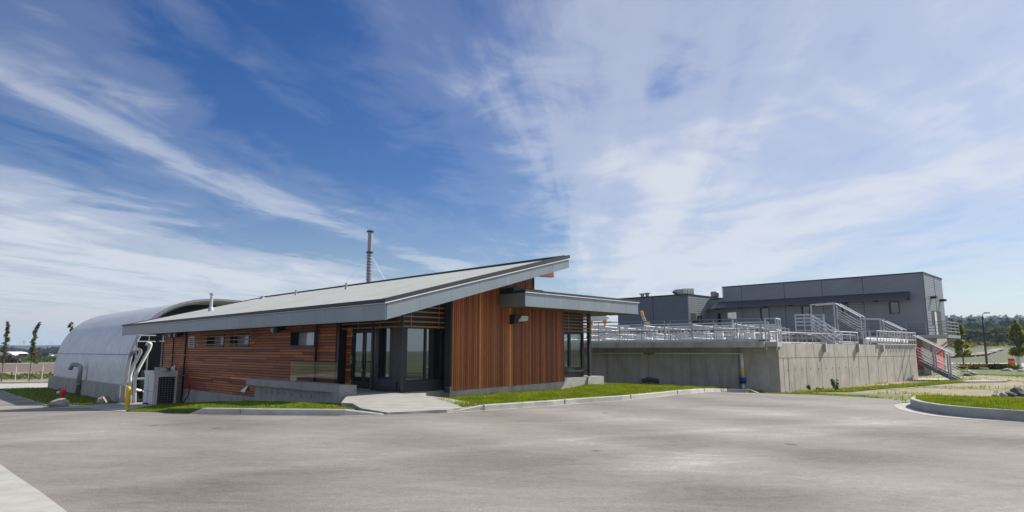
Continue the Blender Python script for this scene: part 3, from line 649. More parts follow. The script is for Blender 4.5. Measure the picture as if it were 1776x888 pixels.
for i,(a,b,c,d) in enumerate(wins):
    f=MB(); 
    f.box(UW-.03,UW+.38,b-.05,b+.02,c-.05,d+.05); f.box(UW-.03,UW+.38,a-.02,a+.05,c-.05,d+.05)
    f.box(UW-.03,UW+.38,a+.051,b-.051,d-.02,d+.05); f.box(UW-.03,UW+.38,a+.051,b-.051,c-.07,c+.03)
    w=f.build('window','black',office)
    p=MB(); p.box(UW+.33,UW+.345,a+.05,b-.05,c+.03,d-.02); p.build('pane','glassb',w)
    if i<2:
        p=MB()
        for k in (1,2): p.box(UW+.318,UW+.329,a+.06,b-.06,c+(d-c)*k/3-.012,c+(d-c)*k/3+.012)
        vm=(a+b)/2-.35; p.box(UW+.318,UW+.329,vm,vm+.04,c+.03,d-.02); p.build('mullion','black',w)
# sun louvres over the two small windows
mb=MB()
for z in (1.92,2.12,2.30,2.46): mb.bar(W3(UW-.22,28.8,z),W3(UW-.22,36.2,z),.028,.04)
mb.build('louvre_bars','wood_bar',office)
mb=MB()
for v in (29.1,30.9,32.2,35.8): mb.bar(W3(UW-.19,v,1.8),W3(UW-.19,v,2.8),.015); 
mb.split('louvre_hanger','galv',office)
# entrance ---------------------------------------------------------
UD=12.913
mb=MB(); mb.box(UW+.03,UD+.3,21.66,21.845,.2,sof(UW)); mb.box(UD-.02,UD+.30,19.42,19.60,.2,sof(UD)-.02); mb.box(UD,UD+.25,19.6,21.655,2.40,sof(UD)-.02)
mb.box(UD+.01,UD+.2,18.75,19.42,2.40,sof(UD)-.02); mb.box(UD+.01,UD+.3,18.52,18.76,.2,sof(UD)-.02)
mb.build('entrance_frame','black',office)
mb=MB(); v=21.86
for k in range(22): mb.box(UD-.005,UD+.02,21.30,21.655,.22+k*.105,.22+k*.105+.09,random.random())
mb.build('entrance_side_cladding','wood_h',office)
for k,(a,b) in enumerate(((19.66,20.46),(20.50,21.28))):
    f=MB(); f.box(UD+.03,UD+.08,a,a+.09,.22,2.36); f.box(UD+.03,UD+.08,b-.09,b,.22,2.36); f.box(UD+.03,UD+.08,a+.091,b-.091,2.25,2.36); f.box(UD+.03,UD+.08,a+.091,b-.091,.22,.48)
    dr=f.build('door','black',office)
    p=MB(); p.box(UD+.05,UD+.062,a+.085,b-.085,.475,2.255); p.build('pane','glass',dr)
    if k==1:
        h=MB(); hv=a+.05; h.tube(arc_pts([W3(UD+.03,hv,1.02),W3(UD-.06,hv,1.02),W3(UD-.06,hv,1.42),W3(UD+.03,hv,1.42)],4,.05),.014); 
        h.tube(arc_pts([W3(UD-.03,hv,1.42),W3(UD-.06,hv+.16,1.42),W3(UD-.06,hv+.16,1.02),W3(UD-.03,hv,1.02)],4,.05),.014); h.box(UD+.0,UD+.03,a+.02,a+.06,.88,.94); h.build('handle','alu',dr)
        h=MB(); 
        for z in (.40,1.12,1.30,2.15): h.box(UD-.01,UD+.029,b+.0,b+.028,z,z+.14)
        h.split('hinge','alu',dr)
mb=MB(); mb.box(UD-.02,UD+.12,19.62,21.3,.21,.235); mb.build('threshold','alu',office)
f=MB(); f.box(UD+.03,UD+.08,18.77,19.41,.62,.70); f.box(UD+.03,UD+.08,18.77,18.84,.70,2.40); f.box(UD+.03,UD+.08,19.34,19.41,.70,2.40); w=f.build('side_window','black',office)
p=MB(); p.box(UD+.05,UD+.062,18.835,19.345,.70,2.40); p.build('pane','glass',w)
# corner windows, gable side
mb=MB(); mb.box(UD-.05,UD+.10,VG-.05,18.52,.2,sof(UD)-.01); mb.build('corner_post','dgrey',office)
f=MB(); e0,e1=13.0,15.05
f.box(e0,e1,VG-.02,VG+.1,2.36,2.44); f.box(e0,e1,VG-.02,VG+.1,.55,.63); f.box(13.70,13.77,VG-.02,VG+.08,.63,2.36) if 0 else None
for a,b in ((13.0,13.02),(13.78,13.86),(14.50,15.05)): f.box(a,b,VG-.022,VG+.08,.63,2.36)
f.box(13.01,13.2,VG-.022,VG+.08,.55,2.44) if 0 else None
w=f.build('window','black',office)
for a,b in ((13.02,13.78),(13.86,14.50)):
    p=MB(); p.box(a,b,VG+.02,VG+.032,.63,2.36); p.build('pane','glass',w)
mb=MB(); mb.box(e0-.15,e1,VG-.025,VG+.2,.21,.55); mb.box(e0-.2,e1,VG-.09,VG-.026,.50,.56); mb.box(UD-.08,UD+.2,VG+.3,19.41,.21,.60); mb.box(UD-.11,UD-.081,VG-.05,19.41,.56,.62)
mb.build('window_sill','dgrey',office)
mb=MB(); mb.prism([(e0-.27,2.44),(15.25,2.44),(15.25,sof(15.25)-.01),(e0-.27,sof(e0-.27)-.01)],VG+.02,VG+.16) ; mb.build('upper_panel','dgrey',office)
mb=MB(); mb.box(15.30,15.34,VW+.36,VG+.2,.15,3.6); mb.prism([(14.46,.15),(14.499,.15),(14.499,3.44),(14.46,3.43)],VW+.03,VW+.35); mb.box(14.501,15.34,VW+.21,VW+.35,.15,3.45); mb.box(15.051,15.299,VG-.01,VG+.1,.21,2.43); mb.build('return_panel','dgrey',office)
mb=MB(); mb.box(12.6,14.5,VG-.06,VG+.3,-.3,.205); mb.box(14.501,15.3,VW+.36,VG+.3,-.3,.205); mb.build('plinth','conc',office)
# louvres wrapping the entrance corner
UP,VP=12.72,17.72
mb=MB()
for i,z in enumerate((2.42,2.59,2.76,2.93,3.10,3.27,3.44)):
    u0=UP
    if z<sof(UP)-.03: mb.bar(W3(UP,VP,z),W3(UP,22.3,z),.03,.045)
    else: u0=UE+(z-2.523+.06)/MS
    if u0<14.4: mb.bar(W3(u0,VP,z),W3(14.45,VP,z),.03,.045)
mb.build('louvre_bars','wood_bar',office)
mb=MB()
for v in (19.2,20.6,21.9): mb.bar(W3(UP+.03,v,2.36),W3(UP+.03,v,sof(UP)+.0),.016)
for u in (13.05,14.25): mb.bar(W3(u,VP+.03,2.36),W3(u,VP+.03,sof(u)),.016)
mb.split('louvre_hanger','galv',office)
for u,v in ((UP,VP+.05),(UP,19.55),(UP,21.75)):
    mb=MB(); mb.bar(W3(u,v,.18),W3(u,v,sof(u)),.10); mb.build('column','dgrey',office)
# vertical cedar wall ----------------------------------------------
mb=MB(); u=14.52; pt=.0925
while u<20.59:
    u1=min(u+pt-.024,20.6); ua=(u+u1)/2; zt=min(sof(u)-.0,3.235) if u>16.84 else sof(u)
    zb=.22+(u-14.52)*.02; tn=min(.97,random.betavariate(1.7,1.5))
    if abs(u-17.37)<pt*.6: tn=1.
    mb.box(u,u1,VW,VW+.03,zb,zt,tn); u+=pt
mb.build('vertical_cladding','wood_v',office)
mb=MB(); mb.box(14.5,20.6,VW+.031,VW+.2,.1,3.2); mb.prism([(14.5,3.21),(16.84,3.21),(16.84,sof(16.84)),(14.5,sof(14.5))],VW+.031,VW+.2); mb.build('wall','dark',office)
mb=MB(); mb.box(14.46,20.62,VW+.02,VW+.3,-.5,.36); mb.build('foundation','conc',office)
# clerestory under the ridge
mb=MB(); u=16.9
while u<18.66:
    mb.box(u,min(u+pt-.020,18.69),VW,VW+.03,4.06,sof(u),random.betavariate(2,1.6)); u+=pt
mb.build('clerestory_cladding','wood_v',office)
mb=MB(); mb.prism([(15.9,3.85),(18.74,4.0),(18.74,sof(18.7)+.0),(15.9,sof(15.9))],VW+.035,VL-2.5); mb.box(16.85,18.76,VW-.03,VW+.034,3.96,4.05); mb.box(18.70,18.76,VW-.03,VW+.034,4.051,sof(18.7)); mb.build('clerestory','flash',office)
mb=MB(); mb.prism([(18.77,sof(18.77)-.06),(20.1,4.66),(20.1,4.86),(UR,4.92),(18.77,sof(18.77))],VW+.1,VW+.26,.5); mb.build('roof_beam','wood_v',office)
# canopy over the gable side ------------------------------------------
VC=15.98; cu0,cu1=16.84,24.18; cv1=34.
mb=MB(); mb.box(cu0+.03,cu1-.03,VC+.03,cv1,3.235,3.72); can=mb.build('canopy','soffit',office)
mb=MB(); u=cu0
while u<cu1-.01:
    u2=min(u+1.06,cu1); mb.box(u+.004,u2-.004,VC,VC+.028,3.215,3.70,rnd(.2,.9)); u=u2
mb.box(cu0,cu0+.028,VC+.03,VW+.02,3.215,3.72,.1); mb.box(cu1-.028,cu1,VC+.03,cv1,3.215,3.72); mb.build('canopy_fascia','zinc',can)
mb=MB(); mb.box(cu0-.02,cu1+.04,VC-.03,cv1,3.745,3.83); mb.build('canopy_flashing','flash',can)
mb=MB(); mb.box(cu0-.02,cu1+.05,VC-.045,VC-.004,3.712,3.742); mb.build('drip_edge','drip',can)
mb=MB(); mb.box(cu0+.1,18.6,VC+.7,VW+.4,3.832,3.96); mb.build('canopy_upstand','dgrey',can)
# glazed bay at the right end ----------------------------------------
BV=17.75; bu0,bu1=20.62,22.45
f=MB(); f.box(bu0,bu1,BV,BV+.08,2.33,2.42); f.box(bu0,bu1,BV,BV+.08,.80,.90)
for a,b in ((bu0,bu0+.06),(21.42,21.56),(22.34,22.45)): f.box(a,b,BV-.002,BV+.08,.9,2.33)
f.box(bu1-.08,bu1,BV+.081,BV+2.4,2.33,2.42); f.box(bu1-.08,bu1,BV+.081,BV+2.4,.80,.90); f.box(bu1-.08,bu1,BV+1.1,BV+1.2,.9,2.33); f.box(bu1-.08,bu1,BV+2.3,BV+2.4,.9,2.33)
w=f.build('bay_window','black',office)
p=MB(); p.box(bu0+.06,21.42,BV+.03,BV+.04,.9,2.33); p.build('pane','glasst',w)
p=MB(); p.box(21.56,22.34,BV+.03,BV+.04,.9,2.33); p.build('pane','glasst',w)
p=MB(); p.box(bu1-.05,bu1-.04,BV+.09,BV+1.1,.9,2.33); p.build('pane','glasst',w)
p=MB(); p.box(bu1-.05,bu1-.04,BV+1.2,BV+2.3,.9,2.33); p.build('pane','glasst',w)
mb=MB(); mb.box(bu0,bu1,BV+.0,BV+.2,.45,.79); mb.box(bu0,bu1+.15,BV-.14,BV-.003,.70,.78); mb.box(bu1-.2,bu1+.1,BV+.21,BV+2.4,.45,.79); mb.box(bu0,bu1+.0,BV+.0,BV+.2,2.43,3.21); mb.box(bu1-.12,bu1,BV+.201,BV+2.4,2.43,3.21); mb.split('bay_panel','dgrey',office)
mb=MB()
for z in (2.44,2.58,2.72,2.86,3.0,3.12): mb.bar(W3(bu0,BV-.22,z),W3(bu1+.25,BV-.22,z),.025,.035); mb.bar(W3(bu1+.25,BV-.22,z),W3(bu1+.25,BV+1.6,z),.025,.035)
mb.build('louvre_bars','wood_bar',office)
mb=MB(); mb.bar(W3(21.2,BV-.2,2.38),W3(21.2,BV-.2,3.2),.016); mb.bar(W3(22.2,BV-.2,2.38),W3(22.2,BV-.2,3.2),.016); mb.split('louvre_hanger','galv',office)
mb=MB(); mb.bar(W3(22.62,BV-.18,.5),W3(22.62,BV-.18,3.22),.13); mb.build('column','dgrey',office)
mb=MB(); mb.box(20.6,22.2,VW+.1,VW+.5,-.5,.46); mb.hexa([W3(21.95,VW-.05,-.5),W3(23.25,VW-.05,-.5),W3(23.25,VW+1.0,-.5),W3(21.9,VW+1.,-.5),W3(22.3,VW+.05,.49),W3(23.25,VW-.05,.49),W3(23.25,VW+1.,.49),W3(22.3,VW+1.,.49)]); mb.box(bu0,bu1-.25,VW+.51,26,-.5,.40); mb.build('foundation','concL',office)
# body of the building behind the walls
mb=MB(); mb.box(13.25,13.4,VG+.6,WEND-.2,.3,sof(13.25)-.01); mb.box(13.4,20.55,VG+3.5,VG+3.7,.1,3.2); mb.box(20.4,20.59,VW+.21,VG+3.4,.1,3.2); mb.box(13.31,20.3,WEND-.4,WEND-.1,-1.6,3.2); mb.box(20.6,20.8,VG+3.8,WEND-.5,-1.6,3.2)
mb.box(15.2,20.3,VW+.5,VW+.7,.1,3.2)
mb.build('inner_wall','dgrey',office)
mb=MB(); mb.box(13.31,20.3,VG+.4,WEND-.5,-.2,.18); mb.build('floor_slab','conc',office)
# downpipes
def pipe_part(pts,r,m='black',parent=office,name='downpipe'):
    mb=MB(); mb.tube(arc_pts(pts,4,.15),r,8); return mb.build(name,m,parent,smooth=True)
for v,z0 in ((23.18,.1),(37.75,-1.35),(39.75,-.9)):
    dp=pipe_part([W3(UW+.3,v,sof(UW)-.03),W3(UW-.06,v,sof(UW)-.10),W3(UW-.08,v,sof(UW)-.4),W3(UW-.08,v,z0)],.048 if v<39 else .035)
    cl_=MB()
    for z in (1.35,.25): 
        if v>30: cl_.box(UW-.135,UW-.02,v-.06,v+.06,z,z+.03)
    if v>30: cl_.split('clamp','alu',dp)
# flood lights under the eave, one on the gable wall
def flood(u,v,z,nm='wall_light'):
    mb=MB(); mb.box(u-.42,u-.02,v-.12,v+.12,z,z+.10); mb.hexa([W3(u-.36,v-.16,z-.24),W3(u-.04,v-.16,z-.06),W3(u-.04,v+.16,z-.06),W3(u-.36,v+.16,z-.24),W3(u-.36,v-.16,z),W3(u-.04,v-.16,z),W3(u-.04,v+.16,z),W3(u-.36,v+.16,z)])
    l=mb.build(nm,'black',office); p=MB(); p.hexa([W3(u-.38,v+.161,z-.22),W3(u-.10,v+.161,z-.14),W3(u-.10,v+.42,z-.10),W3(u-.38,v+.42,z-.14),W3(u-.38,v+.161,z),W3(u-.10,v+.161,z),W3(u-.10,v+.40,z),W3(u-.38,v+.40,z)]); p.build('lamp_lens','offwhite',l)
flood(UW-.02,26.2,2.56); flood(UW-.02,38.5,2.56); flood(UW-.02,39.3,2.56)
a=pv(884,545,VW); b=pv(907,557,VW)
mb=MB(); mb.hexa([W3(a[0],VW-.22,2.62),W3(b[0],VW-.22,2.74),W3(b[0],VW-.001,2.74),W3(a[0],VW-.001,2.60),W3(a[0],VW-.30,2.98),W3(b[0],VW-.30,2.98),W3(b[0],VW-.001,2.98),W3(a[0],VW-.001,2.98)]); l=mb.build('wall_light','black',office)
p=MB(); p.hexa([W3(a[0]+.28,VW-.31,2.72),W3(b[0]-.03,VW-.31,2.76),W3(b[0]-.03,VW-.225,2.745),W3(a[0]+.2,VW-.225,2.70),W3(a[0]+.36,VW-.315,2.94),W3(b[0]-.03,VW-.315,2.94),W3(b[0]-.03,VW-.301,2.94),W3(a[0]+.36,VW-.301,2.94)]); p.build('lamp_lens','offwhite',l)
# small white hoods on the long wall, and a lettered notice by the pipes
def hood(u,v,z,s=.36):
    mb=MB(); mb.v=[tuple(W3(u,v,z)),tuple(W3(u-.5,v+.5,z+.02)),tuple(W3(u,v+.1,z+.42)),tuple(W3(u,v+.55,z+.05)),tuple(W3(u-.25,v+.05,z))]
    for f_ in ((0,1,2),(1,3,2),(0,3,1),(0,2,3)): mb.face(f_)
    mb.build('vent_hood','white',office)
hood(UW-.05,39.2,.38); 
mb=MB(); a=pu(342.5,600,UW); sv0,sv1=pu(338,600,UW)[0],pu(328,600,UW)[0]; mb.box(UW-.05,UW-.01,sv0,sv1,pu(333,602.5,UW)[1],pu(333,583.5,UW)[1]); sg=mb.build('notice_board','white',office)
mb=MB(); z0,z1=pu(333,602.5,UW)[1],pu(333,583.5,UW)[1]
random.seed(5)
for k in range(5):
    zz=z1-.09-k*(z1-z0-.1)/5; 
    v=sv0+.12
    while v<sv1-.14: w_=rnd(.06,.12); mb.box(UW-.056,UW-.051,v,v+w_,zz-.075,zz-.01); v+=w_+.03
mb.build('lettering','black',sg)
# roof vents and tall flue
def roofz(u): return top(u)+.07
def vent(u,v,h,r,cap=False):
    mb=MB(); z=roofz(u); c=W3(u,v,z-.05)
    mb.tube_z(c,[(r*1.8,0),(r*1.2,.12),(r,.13),(r,h)] + ([(r*1.7,h+.0),(r*1.7,h+.10),(r*.3,h+.16)] if cap else []),12); mb.build('roof_vent','galv',roof,smooth=False)
vent(17.5,29.6,.38,.055); vent(17.9,36.,.36,.05); vent(18.6,42.2,.22,.12)
mb=MB(); c=W3(14.0,38.6,roofz(14.0)-.05); mb.tube_z(c,[(.17,0),(.15,.14),(.11,.28),(.085,.30),(.085,.82),(.10,.83),(.10,.86),(.085,.87),(.085,.98),(.15,1.0),(.15,1.08),(.04,1.12)],14); mb.build('roof_vent','alu',roof)
fu,fv_=21.5,35.3
p0=atY(639.5,489,45.5); fx,fy=p0.x,p0.y; fb=p0.z-1.2; ft=atY(643.5,403,45.5).z
fl_=thing('flue_stack',(fx,fy,3.0),'tall slim metal exhaust stack with stay wires rising behind the roof','stack')
mb=MB(); mb.tube_z((fx,fy,3.0),[(.26,0),(.26,fb-3+.2),(.17,fb-3+.25),(.17,ft-3)],14); mb.build('shaft','galv',fl_,smooth=False)
mb=MB(); zz=fb
while zz<fb+(ft-fb)*.66: mb.tube_z((fx,fy,zz),[(.172,0),(.215,.03),(.215,.06),(.172,.10)],14); zz+=.22
mb.build('rib_ring','galv',fl_)
mb=MB(); mb.tube_z((fx,fy,ft),[(.18,0),(.27,.02),(.27,.08),(.2,.13)],14); mb.tube_z((fx,fy,fb+(ft-fb)*.68),[(.18,0),(.27,.02),(.27,.10),(.18,.14)],14); mb.split('collar','dgrey',fl_)
mb=MB(); zc_=fb+(ft-fb)*.68
for dx_,dy_ in ((-2.9,-.3),(2.3,.6),(.3,3)): mb.tube([(fx,fy,zc_),(fx+dx_,fy+dy_,fb-.6)],.004,4)
mb.split('stay_wire','galv',fl_)

# glass wind screen at the landing edge
gs=thing('glass_screen',W3(12.15,22.5,-.3),'clear glass wind screen with a thin dark top rail standing before the horizontal cedar wall','glass screen')
vz=[pu(505,625,12.15),pu(586,625,12.15)]
mb=MB(); mb.box(12.14,12.152,vz[1][0],vz[0][0],-.35,1.17); mb.build('pane','glasst',gs)
mb=MB(); mb.box(12.13,12.17,vz[1][0],vz[0][0],1.171,1.20); mb.build('top_rail','black',gs)
# concrete bench wall ------------------------------------------------
bu,bv0,bv1=10.774,18.36,25.5
bn=thing('bench_wall',W3(bu+.3,22,-.5),'long board marked concrete bench wall with a thick overhanging top','bench')
mb=MB(); mb.box(bu,bu+.62,bv0+.02,bv1,.27,.50); mb.build('seat','concL',bn)
mb=MB(); mb.box(bu+.22,bu+.60,bv0+.5,bv1-.35,-.9,.268); mb.box(bu+.0,bu+.62,bv0+.02,bv0+.49,-.4,.266); mb.build('base','conc',bn)
mb=MB()
for v in (19.6+1.0,20.3+1.,21.+1.,22.6,23.1,23.6,24.1): mb.box(bu+.213,bu+.219,v-.02,v+.02,-.02,.10)
mb.build('tie_hole','joint',bn)
hd=MB(); hd.v=[tuple(W3(bu-.1,25.35,-.02)),tuple(W3(bu-.02,25.95,.0)),tuple(W3(bu+.05,25.3,.30)),tuple(W3(bu+.3,25.8,.02))]
for f_ in ((0,1,2),(1,3,2),(0,3,1),(0,2,3)): hd.face(f_)
tag(hd.build('spout','white'),'small white plastic outlet spout at the left end of the concrete bench','spout')

# ================================================================ left: steel hut and plant
QU,Q0,Q1,QB=12.19,47.4,70.,-.65; QW=12.0; QT=5.25
hut=thing('steel_arch_hut',W3(QU+6,58,-1.7),'ribbed silver arch hut on a concrete base at the left','hut')
def qprof(n=40):
    out=[]
    for i in range(n+1):
        a=math.pi*i/n; c,s=math.cos(a),math.sin(a)
        x=-math.copysign(abs(c)**.80,c); z=abs(s)**.74
        out.append((QU+QW/2*(1+x),QB+(QT-QB)*z))
    return out
prof=qprof()
mb=MB(); nv=152
for j in range(nv+1):
    v=Q0+(Q1-Q0)*j/nv; r=(0,0,.22,.22)[j%4]
    for u,z in prof:
        cu_,cz=QU+QW/2,QB; mb.v.append(tuple(W3(cu_+(u-cu_)*(1-r/6),v,cz+(z-cz)*(1-r/6))))
n=len(prof)
for j in range(nv):
    for i in range(n-1): mb.face((j*n+i,j*n+i+1,(j+1)*n+i+1,(j+1)*n+i)[::-1])
mb.build('shell','hut',hut)
mb=MB()
for i in range(n-1):
    (u0,z0),(u1,z1)=prof[i],prof[i+1]; cu_=QU+QW/2
    f_=lambda u,z,s:(cu_+(u-cu_)*s,QB+(z-QB)*s)
    a=f_(u0,z0,1.012);b_=f_(u1,z1,1.012);c=f_(u1,z1,.985);d_=f_(u0,z0,.985)
    mb.prism([a,b_,c,d_],Q0-.03,Q0+.05)
mb.build('edge_trim','galv',hut)
qz=[(u,z) for u,z in prof[:12] if z>1.0][0]; mb=MB(); mb.tube([W3(qz[0]-.03,Q0,qz[1]),W3(qz[0]-.03,Q1,qz[1])],.02,4); mb.build('lap_seam','galv',hut)
mb=MB()
zz=2.02; 
mb.box(QU-.03,QU+.02,Q0,Q1,.0,.0001) if 0 else None
mb.box(QU-.32,QU+.22,Q0-.12,Q1+.1,-1.9,QB+.02); mb.box(QU+QW-.2,QU+QW+.3,Q0-.1,Q1+.1,-1.9,QB+.02); mb.box(QU+.3,QU+QW-.3,Q1-.3,Q1,-1.9,QB+.5); mb.build('base_wall','conc',hut)
mb=MB(); 
mb.prism([(QU+QW/2+(a-QU-QW/2)*.965,QB+(b-QB)*.965) for a,b in prof],Q0+3.2,Q0+3.3); mb.box(QU+.2,QU+QW-.2,Q0-.5,Q0+3.2,-1.62,-1.5); mb.build('end_wall','dgrey',hut)
# pipework in the mouth of the hut
def pipes(name,lst,m,label,cat='pipe',group=None,rr=.3):
    mb=MB()
    for pts,r in lst: mb.tube(arc_pts(pts,5,rr),r,10)
    o=mb.build(name,m,smooth=True); return tag(o,label,cat,group)
gq=-1.65
def pp(v,*q): return [W3(*((lambda a:(a[0],v,a[1]))(pv(x,y,v)))) for x,y in q]
pipes('process_pipe',[(pp(46.3,(233.5,703),(234,655),(240,640),(260,604),(262,596),(256,595))+[W3(13.3,47.6,2.0)],.10)],'offwhite','outer and taller of the two bent silver pipes in front of the hut opening','pipe','bent silver pipes')
pipes('process_pipe',[(pp(46.6,(225,700),(226,650),(230,636),(244,611),(243,606),(238,606))+[W3(12.6,47.9,1.5)],.10)],'offwhite','inner and shorter of the two bent silver pipes in front of the hut opening','pipe','bent silver pipes')
fr=thing('pipe_rack',W3(13.4,46.6,gq),'grey pipe rack of slim vertical and horizontal tubes inside the hut mouth','rack')
mb=MB()
for u,v in ((12.5,46.9),(13.2,46.9),(13.6,45.4),(14.2,45.3),(14.6,45.3)): mb.tube([W3(u,v,gq),W3(u,v,2.6)],.045,6)
mb.split('upright','galv',fr)
mb=MB(); 
for z in (2.6,2.2): mb.tube([W3(12.5,46.9,z),W3(13.6,46.9,z)],.05,6)
for z in (2.9,2.2): mb.tube([W3(13.4,45.4,z),W3(15,45.2,z)],.05,6)
for z in (-.2,): mb.tube([W3(12.4,46.8,z),W3(15,46.6,z)],.09,6)
mb.split('cross_tube','galv',fr)
pk=thing('plant_skid',W3(14.,47.6,gq),'dark pumps and small valves packed inside the hut opening','pump')
mb=MB(); mb.box(13.3,14.6,47.2,48.4,gq,.3); mb.box(14.9,16.2,47.6,48.8,gq,1.4); mb.split('casing','dgrey',pk)
mb=MB()
random.seed(3)
for k in range(9):
    c=W3(rnd(12.6,15),rnd(46.2,47),rnd(gq+.2,gq+1.1)); d_=Vector((rnd(-1,1),rnd(-1,1),rnd(-.3,.3))).normalized()*.22
    mb.tube([c-d_,c+d_],rnd(.05,.13),8)
mb.split('valve','alu',pk)
# gooseneck vent
gx,gy=onz(134.3,684,-1.66); 
gn=thing('gooseneck_vent',(gx,gy,-1.7),'fat galvanised gooseneck vent pipe turned down in front of the hut','pipe')
zt=atY(138,633,gy).z; hz_=ca*0
mb=MB(); mb.tube(arc_pts([(gx,gy,-1.7),(gx+.05,gy,zt),(gx-.72,gy+.1,zt+.02),(gx-.80,gy+.1,zt-.35)],7,.42),.155,14); mb.build('pipe','galv',gn,smooth=True)
mb=MB(); mb.tube_z((gx,gy,-.95),[(.2,0),(.24,.02),(.24,.10),(.2,.12)],14); mb.build('flange','galv',gn)
cx_,cy_=onz(118,677,-1.66)
cu_=MB(); 
cu_.tube(arc_pts([(cx_-.7,cy_+.1,-1.55),(cx_-.25,cy_,-1.25),(cx_+.3,cy_,-1.2),(cx_+.9,cy_+.1,-1.2)],4,.3),[.10]+[.19]*12+[.19] if 0 else .17,10)
tag(cu_.build('duct','galv',smooth=True),'short grey bent duct lying on the lawn behind the red hydrant','duct')
# hydrant, rocks, bollard
hx,hy=gp(107,700)
hyd=thing('fire_hydrant',(hx,hy,g(hx,hy)),'red fire hydrant with a white side cap on the lawn','hydrant')
z0=.25
mb=MB(); mb.tube_z((hx,hy,g(hx,hy)),[(.14,0),(.14,.12),(.11,.14),(.11,.36+z0),(.17,.37+z0),(.18,.50+z0),(.17,.60+z0),(.10,.68+z0),(.03,.70+z0)],12); mb.build('barrel','red',hyd,smooth=False)
mb=MB(); q=g(hx,hy)+.45+z0; mb.tube([(hx-.12,hy-.1,q),(hx-.28,hy-.16,q)],.075,8); mb.build('side_cap','white',hyd)
def rock(px,py,r,label,m='rock',sq=(1,1,.6),seed=0,grp='boulders on the lawn'):
    x,y=gp(px,py); bm=bmesh.new(); bmesh.ops.create_icosphere(bm,subdivisions=2,radius=1)
    rn=random.Random(seed)
    ax=[Vector((rn.uniform(-1,1),rn.uniform(-1,1),rn.uniform(-.4,1))).normalized() for _ in range(7)]
    for v in bm.verts:
        for a in ax:
            d=v.co.dot(a)-.72
            if d>0: v.co-=a*d
        v.co*=1+.12*mn.noise(v.co*1.7+Vector((seed,0,0)))
        v.co=Vector((v.co.x*sq[0]*r,v.co.y*sq[1]*r,v.co.z*sq[2]*r))
    me=bpy.data.meshes.new('rock'); bm.to_mesh(me); bm.free(); me.materials.append(M[m])
    o=bpy.data.objects.new('boulder',me); o.location=(x,y,g(x,y)+r*sq[2]*.35); o.rotation_euler.z=rn.uniform(0,6); COL.objects.link(o); return tag(o,label,'rock',grp)
rock(103,705.5,.60,'large flat topped grey boulder in front of the red hydrant',seed=2,sq=(1.0,.7,.72))
rock(178,699.5,.50,'smaller pinkish boulder on the lawn edge right of the hydrant',seed=9,sq=(1.1,.8,.8))
rock(92,704,.32,'small dark stone leaning on the left of the hydrant boulder','darkrock',seed=7,sq=(1,.8,.6))
bx,by=gp(220,710)
bo=thing('bollard',(bx,by,g(bx,by)),'yellow steel pipe bollard at the corner of the gravel','bollard')
mb=MB(); mb.tube_z((bx,by,g(bx,by)-.1),[(.082,0),(.082,.90),(.06,.94),(.02,.955)],14); mb.build('post','yellow',bo,smooth=False)
mb=MB(); mb.tube_z((bx,by,g(bx,by)-.05),[(.15,0),(.14,.05),(.086,.065)],14); mb.build('footing','concL',bo)
wx,wy=gp(240,700)
pipes('white_pipe',[([(wx,wy+1.5,g(wx,wy)),(wx,wy+1.5,g(wx,wy)+1.5)],.16)],'offwhite','short cream standpipe just right of the yellow bollard','pipe')
# condenser unit
zb=g(*xy(11.4,37.8))-.05
ac=thing('condenser_unit',W3(11.5,38,zb),'tall cream outdoor condenser cabinet with a dark grille beside the downpipe','air conditioner')
a0,a1,v0,v1=10.95,12.10,37.5,39.1; H=1.83
mb=MB(); mb.box(a0,a1,v0,v1,zb,zb+H-.17); mb.box(a0-.03,a1+.0,v0-.03,v1+.03,zb+H-.168,zb+H); cab=mb.build('cabinet','offwhite',ac)
mb=MB(); mb.box(a0+.22,a1-.12,v0-.045,v0-.032,zb+.08,zb+H-.32); gr_=mb.build('grille','black',ac)
mb=MB()
for k in range(12): z=zb+.14+k*.115; mb.box(a0+.23,a1-.13,v0-.06,v0-.046,z,z+.012)
for k in range(6): u=a0+.28+k*.14; mb.box(u,u+.012,v0-.07,v0-.061,zb+.1,zb+H-.34)
mb.build('wire_guard','galv',gr_)
mb=MB(); mb.box(a0-.012,a0-.004,v0+.85,v0+.87,zb,zb+H-.2); mb.box(a0-.012,a0-.004,v0+.02,v1-.02,zb+.75,zb+.765); mb.build('panel_joint','dgrey',ac)
mb=MB(); mb.tube_z(W3(11.5,38.5,zb+H),[(.25,0),(.25,.14),(.28,.15),(.28,.17)],14); mb.tube_z(W3(11.5,37.55,zb+H),[(.25,0),(.25,.14),(.28,.15),(.28,.17)],14); mb.split('fan_ring','galv',ac)
mb=MB(); mb.tube(arc_pts([W3(a0-.12,v0+1.0,zb+.08),W3(a0-.12,v0+.6,zb+.14),W3(a0-.12,v0+.25,zb+.1)],3,.1),.04,6); mb.build('hose','rubber',ac)
mb=MB(); mb.tube(arc_pts([W3(12.5,36.7,-.2),W3(12.45,36.7,-.8),W3(12.2,36.8,-1.2)],3,.1),.03,6); mb.build('cable','rubber',ac)

